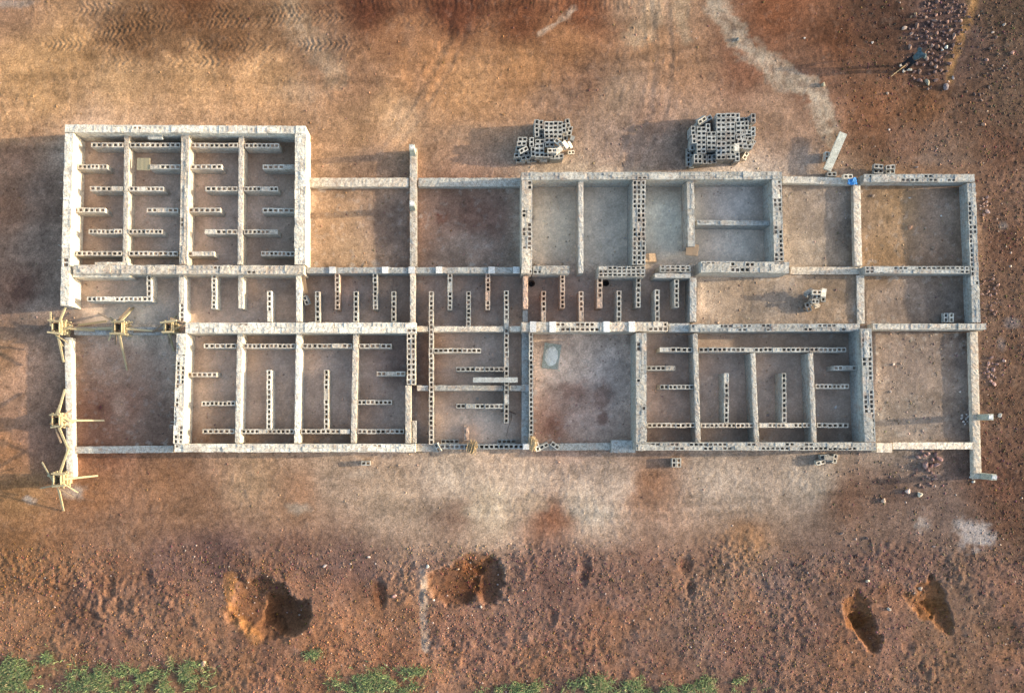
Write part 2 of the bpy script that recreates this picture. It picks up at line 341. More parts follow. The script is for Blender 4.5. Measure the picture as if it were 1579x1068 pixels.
# tyre treads (chevron lugs) and grader lines near the top
def tread(x0, x1, yc, half, pitch, amp, slope=0.0):
    global Z
    v = (PY - yc - slope * (PX - x0)) / half; m = smooth(1.05, .8, np.abs(v)) * smooth(x0 - 10, x0 + 25, PX) * smooth(x1 + 10, x1 - 25, PX)
    ph = (PX + np.abs(v) * pitch * 1.1 + pitch * (.5 * nA + .35 * nB)) / pitch * 2 * math.pi
    Z += amp * m * (np.sin(ph) * 0.6 - 0.5) * np.clip(0.7 + 1.1 * nA + .6 * nC, 0, 1.2)
tread(60, 560, 68, 11, 8.0, 0.024); tread(130, 330, 56, 11, 8.5, 0.022, -0.14); tread(120, 600, 40, 11, 8.0, 0.020, -0.03); tread(150, 420, 92, 10, 9.5, .020, .015)
tread(110, 520, 14, 12, 8.0, 0.022, .01); tread(520, 760, 30, 11, 9.5, .012, .02); tread(120, 420, 105, 8, 8.0, 0.010, 0.02); tread(620, 930, 45, 9, 8.5, 0.010, -0.06)
Z += smooth(22, 12, PY) * smooth(500, 560, PX) * smooth(1010, 960, PX) * 0.007 * (np.sin(PX * 0.8 + 9 * nA + 6 * nC) + 1.5 * fbm(X, Y * .12, .3, 2, 111))
def rut(pl, w, depth, tone):
    global Z, C
    d = polydist(pl) + 2.5 * nA; k = open_ * np.clip(.75 + nC + .5 * nA, 0, 1)
    Z += k * depth * (-np.exp(-(d / w) ** 2) + .55 * np.exp(-((d - 1.9 * w) / (.6 * w)) ** 2)); C *= (1 + k * tone * np.exp(-(d / w) ** 4))[:, None]
for o in (0, 24):
    rut([(-60, 128 + o), (160, 112 + o), (420, 128 + o), (640, 122 + o), (900, 100 + o), (1080, 70 + o), (1300, 40 + o)], 5, .022, -.14)
    rut([(60, 806 + o * .8), (400, 782 + o * .8), (760, 768 + o * .8), (1020, 778 + o * .8), (1330, 756 + o * .8)], 4.5, .018, -.12)
    rut([(700 + o, -30), (690 + o, 60), (640 + o, 150), (560 + o, 262)], 4.5, .014, .10)
    rut([(960 + o, 262), (1000 + o, 170), (1010 + o, 90), (1000 + o, -20)], 4.5, .014, .10)
for sc, sd_, am in ((1.7, 121, -.13), (1.1, 123, .12), (.6, 127, -.10), (2.6, 129, .10)):
    f_ = fbm(X, Y, sc, 5, sd_, .6); C *= (1 + am * smooth(.12, .20, f_) * np.where(room > .5, np.where(soft > .5, 1.1, .8), 1))[:, None]
# pits dug into the spoil, with thrown-up rims
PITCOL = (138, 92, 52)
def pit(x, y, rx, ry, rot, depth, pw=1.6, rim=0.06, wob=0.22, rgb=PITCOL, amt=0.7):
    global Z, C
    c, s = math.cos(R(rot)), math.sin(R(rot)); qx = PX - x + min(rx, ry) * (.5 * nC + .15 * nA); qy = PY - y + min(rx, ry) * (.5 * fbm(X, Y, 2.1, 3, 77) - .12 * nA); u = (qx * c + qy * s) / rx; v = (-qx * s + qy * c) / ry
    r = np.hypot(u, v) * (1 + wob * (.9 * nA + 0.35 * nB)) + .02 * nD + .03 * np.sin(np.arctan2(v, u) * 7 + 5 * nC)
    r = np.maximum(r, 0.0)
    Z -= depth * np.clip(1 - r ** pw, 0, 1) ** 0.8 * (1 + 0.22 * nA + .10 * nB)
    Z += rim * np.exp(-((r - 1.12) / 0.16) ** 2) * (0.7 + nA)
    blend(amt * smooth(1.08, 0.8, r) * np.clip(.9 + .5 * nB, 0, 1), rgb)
pit(408, 930, 58, 50, 30, 0.30, 4.0, .05, .25, rgb=(118, 83, 58), amt=.8); pit(444, 946, 38, 33, -15, 0.62, 3.5, 0.0, .25, rgb=(118, 83, 58), amt=.8); pit(420, 970, 22, 18, 0, 0.40, 3.0, 0.0, .25, rgb=(118, 83, 58)); streak([(356, 888), (351, 925), (364, 952), (384, 974), (394, 984)], 8, (190, 136, 82), .6)  # last streak paints the sunlit left edge of the pit into the soil colour
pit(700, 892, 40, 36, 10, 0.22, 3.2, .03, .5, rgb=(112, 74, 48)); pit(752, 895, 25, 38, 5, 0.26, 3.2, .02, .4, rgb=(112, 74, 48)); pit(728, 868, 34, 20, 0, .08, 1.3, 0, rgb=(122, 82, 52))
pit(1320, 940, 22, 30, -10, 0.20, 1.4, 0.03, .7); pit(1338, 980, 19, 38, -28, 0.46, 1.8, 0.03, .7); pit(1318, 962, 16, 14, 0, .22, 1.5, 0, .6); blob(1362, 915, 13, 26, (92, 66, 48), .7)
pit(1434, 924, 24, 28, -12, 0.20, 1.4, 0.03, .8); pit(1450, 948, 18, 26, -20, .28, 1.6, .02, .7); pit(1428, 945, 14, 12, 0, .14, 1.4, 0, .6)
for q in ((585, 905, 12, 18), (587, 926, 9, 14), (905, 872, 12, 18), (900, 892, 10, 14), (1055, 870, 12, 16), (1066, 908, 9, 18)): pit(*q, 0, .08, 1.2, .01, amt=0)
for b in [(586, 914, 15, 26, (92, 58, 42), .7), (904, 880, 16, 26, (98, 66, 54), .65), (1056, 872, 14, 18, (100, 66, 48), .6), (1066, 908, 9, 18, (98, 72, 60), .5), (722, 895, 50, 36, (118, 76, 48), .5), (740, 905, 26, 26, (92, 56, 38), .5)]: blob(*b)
for q in ((170, 905, 9, 18), (182, 935, 12, 14), (230, 890, 9, 14), (195, 975, 14, 10), (855, 950, 9, 14), (985, 1035, 14, 10), (1400, 1000, 12, 12)): pit(*q, 0, .06, 1.3, .02, amt=.1)
Z = np.where(inside, Z, Z * np.clip(1 - (np.maximum(np.abs(PX - 790) - 850, np.abs(PY - 534) - 595)) / 600.0, 0.0, 1))
spk = np.clip(1 + 0.16 * nB + 0.24 * nD + 0.10 * nA + .09 * RNG.standard_normal(len(X)), 0.5, 1.6)
spk = np.where(room > .5, 1 + (spk - 1) * np.where(soft > .5, .7, .4), spk)
C = np.clip(C * spk[:, None], 0.01, 0.8)
me = bpy.data.meshes.new('ground')
idx = np.arange(nx * ny).reshape(ny, nx)
quads = np.stack([idx[:-1, :-1], idx[:-1, 1:], idx[1:, 1:], idx[1:, :-1]], -1).reshape(-1, 4)
me.vertices.add(nx * ny); me.vertices.foreach_set('co', np.stack([X, Y, Z], 1).astype(np.float32).ravel())
me.loops.add(quads.size); me.loops.foreach_set('vertex_index', quads.astype(np.int32).ravel())
me.polygons.add(len(quads)); me.polygons.foreach_set('loop_start', (np.arange(len(quads)) * 4).astype(np.int32))
me.polygons.foreach_set('use_smooth', np.ones(len(quads), bool))
me.update(calc_edges=True)
ca = me.color_attributes.new('soil', 'FLOAT_COLOR', 'POINT')
ca.data.foreach_set('color', np.concatenate([C, np.where(room > .5, np.where(soft > .5, .62, .38), .85)[:, None]], 1).astype(np.float32).ravel())
m, t, b = nodes('soil')
a = N(t, 'ShaderNodeVertexColor'); a.layer_name = 'soil'; geo = N(t, 'ShaderNodeNewGeometry')
n1 = N(t, 'ShaderNodeTexNoise', Scale=14.0, Detail=6.0, Roughness=0.75); L(t, geo.outputs['Position'], n1.inputs['Vector'])
n2 = N(t, 'ShaderNodeTexVoronoi', Scale=9.0, Randomness=1.0); L(t, geo.outputs['Position'], n2.inputs['Vector'])
c = mix(t, a.outputs[0], ramp(t, n1.outputs[0], [(0.30, (0.42, 0.39, 0.36)), (0.5, (1, 1, 1)), (0.70, (1.6, 1.57, 1.53))]), a.outputs['Alpha'], 'MULTIPLY')
c = mix(t, c, ramp(t, n2.outputs['Distance'], [(0.0, (1.25, 1.25, 1.25)), (0.35, (1, 1, 1)), (0.8, (0.85, 0.84, 0.83))]), 0.6, 'MULTIPLY')
L(t, c, b.inputs['Base Color']); b.inputs['Roughness'].default_value = 0.97; b.inputs['Specular IOR Level'].default_value = 0.1
bump(t, b, n1.outputs[0], 0.6, 0.04)
me.materials.append(m)
ground = link('ground', me); ground['kind'] = 'structure'
Zg = Z.reshape(ny, nx)
def gz(x, y):
    i = int(np.clip(np.searchsorted(gx, x), 0, nx - 1)); j = int(np.clip(np.searchsorted(gy, y), 0, ny - 1)); return float(Zg[j, i])

# ------------------------------------------------------------------ hollow block meshes
def block_mesh(depth, nh=2, ln=0.44, w=0.215, h=0.218, mi=1, jit=0.004):
    """a cement block standing with its cores up; origin at the middle of its top face"""
    b = MB(); x0, y0 = -ln / 2, -w / 2
    hw = 0.150 if nh == 2 else 0.12; hy = 0.122
    xs = [x0]
    pit_ = ln / nh
    for k in range(nh): c = x0 + pit_ * (k + .5); xs += [c - hw / 2, c + hw / 2]
    xs.append(-x0); ys = [y0, -hy / 2, hy / 2, -y0]
    j = lambda: random.uniform(-jit, jit)
    grid = {}
    vs = []
    for i, x in enumerate(xs):
        for k, y in enumerate(ys): grid[i, k] = len(vs); vs.append((x + j(), y + j(), j() * .8))
    fs = []; ms = []
    for i in range(len(xs) - 1):
        for k in range(3):
            q = (grid[i, k], grid[i + 1, k], grid[i + 1, k + 1], grid[i, k + 1])
            if k == 1 and i % 2 == 1:
                n = len(vs); vs += [(vs[v][0] * 1.0, vs[v][1] * .96, -depth) for v in q]
                for e in range(4): fs.append((q[e], q[(e + 1) % 4], n + (e + 1) % 4, n + e)); ms.append(0)
                fs.append((n, n + 1, n + 2, n + 3)); ms.append(mi)
            else: fs.append(q); ms.append(0)
    nX = len(xs) - 1
    rim = [grid[i, 0] for i in (0, nX)] + [grid[i, 3] for i in (nX, 0)]
    n = len(vs); vs += [(x0, y0, -h), (-x0, y0, -h), (-x0, -y0, -h), (x0, -y0, -h)]
    for e in range(4):
        fs.append((n + e, n + (e + 1) % 4, rim[(e + 1) % 4], rim[e])); ms.append(0)
    fs.append((n, n + 3, n + 2, n + 1)); ms.append(0)
    # side quads skip the collinear rim vertices of the core grid; they stay on the same edge line
    b.v = vs; b.f = fs; b.m = ms
    return b.mesh('block', [BLOCK, FILL if mi == 1 else MORTAR])
OPEN = [block_mesh(0.19) for _ in range(3)]; PART = [block_mesh(random.uniform(.03, .07)) for _ in range(3)]
FULL = [block_mesh(random.uniform(.006, .014), mi=2) for _ in range(4)]
for mm in FULL:
    for p in mm.polygons:
        if p.material_index > 1: p.material_index = 1
HOPEN = [block_mesh(0.19, 1, 0.215)]; HPART = [block_mesh(0.05, 1, 0.215)]; HFULL = [block_mesh(0.01, 1, 0.215, mi=2)]
for mm in HFULL:
    for p in mm.polygons:
        if p.material_index > 1: p.material_index = 1
def through_block():
    """loose block, cores right through"""
    b = MB(); ln, w, h = .44, .215, .218
    for y0, y1 in ((-w / 2, -.061), (.061, w / 2)): b.box(-ln / 2, y0, -h, ln / 2, y1, 0)
    for x0, x1 in ((-ln / 2, -.185), (-.035, .035), (.185, ln / 2)): b.box(x0, -.0609, -h + .001, x1, .0609, -.001)
    return b.mesh('hollow_block', [BLOCK])
LOOSE = through_block()
WEIGHT = {'open': (.56, .34, .10), 'mixed': (.20, .30, .50), 'filled': (.012, .07, .918), 'stub': (.34, .52, .14)}
TONES = {'white': (1.52, 1.46, 1.33), 'warm': (1.20, 1.11, .99), 'grey': (.86, .86, .83), 'cool': (.78, .81, .82), 'red': (1.0, .72, .58)}  # brighter left and greyer right walls also hold light falloff in their colour

def cap_mesh(ln, w, edge=0.012):
    nxs = max(3, int(ln / 0.09)); nys = 5; b = MB(); s = random.uniform(0, 99)
    xs = np.linspace(-ln / 2, ln / 2, nxs + 1); ys = np.linspace(-w / 2, w / 2, nys)
    XX, YY = np.meshgrid(xs, ys, indexing='ij'); zz = 0.010 * fbm(XX + s, YY, .22, 3, 5) + .004 * RNG.standard_normal(XX.shape)
    yy = YY.copy(); yy[:, 0] += edge * fbm(XX[:, 0] + s, YY[:, 0], .2, 3, 8) * 1.6; yy[:, -1] += edge * fbm(XX[:, 0] + s + 7, YY[:, 0], .2, 3, 8) * 1.6
    zz[:, 0] -= .006; zz[:, -1] -= .006
    vs = [(XX[i, k], yy[i, k], zz[i, k]) for i in range(nxs + 1) for k in range(nys)]
    g = lambda i, k: i * nys + k
    fs = [(g(i, k), g(i + 1, k), g(i + 1, k + 1), g(i, k + 1)) for i in range(nxs) for k in range(nys - 1)]
    n = len(vs); vs += [(XX[i, 0], yy[i, 0], -.04) for i in range(nxs + 1)] + [(XX[i, 0], yy[i, -1], -.04) for i in range(nxs + 1)]
    fs += [(n + i, n + i + 1, g(i + 1, 0), g(i, 0)) for i in range(nxs)]
    fs += [(g(i, nys - 1), g(i + 1, nys - 1), n + nxs + 2 + i, n + nxs + 1 + i) for i in range(nxs)]
    fs += [(n, *[g(0, k) for k in range(nys)], n + nxs + 1), (n + nxs, n + 2 * nxs + 1, *[g(nxs, k) for k in range(nys - 1, -1, -1)])]
    b.add(vs, fs); return b.mesh('mortar_cap', [MORTAR])

def lower_mesh(segs, w, z0, z1):
    b = MB(); nc = max(1, int(round((z1 - z0) / .225))); h = (z1 - z0) / nc
    for s0, s1 in segs:
        b.box(s0 + .008, -w / 2 + .008, z0, s1 - .008, w / 2 - .008, z1 - .003, 1)
        for c in range(nc):
            off = .225 if (nc - c) % 2 else 0; x = s0 - off
            while x < s1 - 1e-4:
                a = max(x, s0); e = min(x + .45, s1)
                if e - a > .06:
                    d = random.uniform(-.003, .003)
                    b.box(a + .005, -w / 2 + d, z0 + c * h + .004, e - .005, w / 2 + d, z0 + (c + 1) * h - .005, 0)
                x += .45
    return b.mesh('lower_courses', [BLOCK, MORTAR])

def wall(name, a, c, w, z, wy, style, label, cat, group=None, tone='warm', skips=(), pads=(), zb=-.30):
    A = P(*a, z); B = P(*c, z); mid = (A + B) / 2; d = B - A; ln = d.length; ang = math.atan2(d.y, d.x)
    root = empty(name, (mid.x, mid.y, 0), ang); tag(root, label, cat, group, 'thing')
    tc = np.array(TONES[tone]); hor = abs(d.x) > abs(d.y)
    segs = [(-ln / 2, ln / 2)]
    for s0, s1 in skips:      # picture coordinate along the wall -> local interval
        f = lambda q: ((q - a[0]) / (c[0] - a[0]) if hor else (q - a[1]) / (c[1] - a[1])) * ln - ln / 2
        u, v = sorted((f(s0), f(s1))); ns = []
        for p, q in segs:
            if v <= p or u >= q: ns.append((p, q)); continue
            if u > p + .1: ns.append((p, u))
            if v < q - .1: ns.append((v, q))
        segs = ns
    if style == 'cap':
        low = link('lower_courses', lower_mesh(segs, w, zb, z - .035), root, color=tc); low['kind'] = 'stuff'
        for p, q in segs: link('mortar_cap', cap_mesh(q - p - .01, w + .006), root, ((p + q) / 2, 0, z), color=tc * random.uniform(.92, 1.05))
    else:
        low = link('lower_courses', lower_mesh(segs, w, zb, z - .222), root, color=tc); low['kind'] = 'stuff'
        wts = WEIGHT[style]; bw = w / wy
        for p, q in segs:
            nb = max(1, int(round((q - p) / .45))); bl = (q - p) / nb
            for r in range(wy):
                y = -w / 2 + bw * (r + .5); x = p; pieces = []
                if r % 2 and nb > 1: pieces = [bl / 2] + [bl] * (nb - 1) + [bl / 2]
                else: pieces = [bl] * nb
                for s in pieces:
                    k = random.choices((0, 1, 2), wts)[0]; half = s < bl * .75
                    mesh = random.choice(((HOPEN, HPART, HFULL) if half else (OPEN, PART, FULL))[k])
                    sx = (s - .008) / (.215 if half else .44)
                    cc = tc * random.uniform(.9, 1.08)
                    if tone == 'red' : cc = np.array(TONES['warm']) * (1 - (u_ := random.uniform(.3, 1))) + tc * u_
                    link('block', mesh, root, (x + s / 2, y + random.uniform(-.008, .008), z + random.uniform(-.012, .008)),
                         (random.uniform(-.012, .012), random.uniform(-.01, .01), random.uniform(-.018, .018) + (math.pi if random.random() < .5 else 0)), (sx, (bw - .006) / .215, 1), cc)
                    x += s
        if style in ('filled', 'mixed'):       # dried mortar left along the top in broken runs
            for p, q in segs:
                x = p + random.uniform(0, .5)
                while x < q - .35:
                    l_ = min(random.uniform(.35, 1.5), q - x - .04)
                    ww = w * random.uniform(.45, .95); oy = random.choice((-1, 0, 1)) * (w - ww) / 2 * .9
                    if l_ > .2: link('mortar_smear', cap_mesh(l_, ww, .03), root, (x + l_ / 2, oy, z + random.uniform(.008, .018)), color=tc * random.uniform(.85, 1.05))
                    x += l_ + random.uniform(.3, 1.8) * (1.0 if style == 'filled' else 2.2)
    for q in pads:
        f = ((q - a[0]) / (c[0] - a[0]) if hor else (q - a[1]) / (c[1] - a[1])) * ln - ln / 2
        b = MB(); b.box(-.15, -w / 2 - .02, -.03, .15, w / 2 + .02, .06, 0, .008)
        b.build('concrete_pad', [WHITEPAD], root, loc=(f, 0, z), color=(1, 1, 1))
    return root
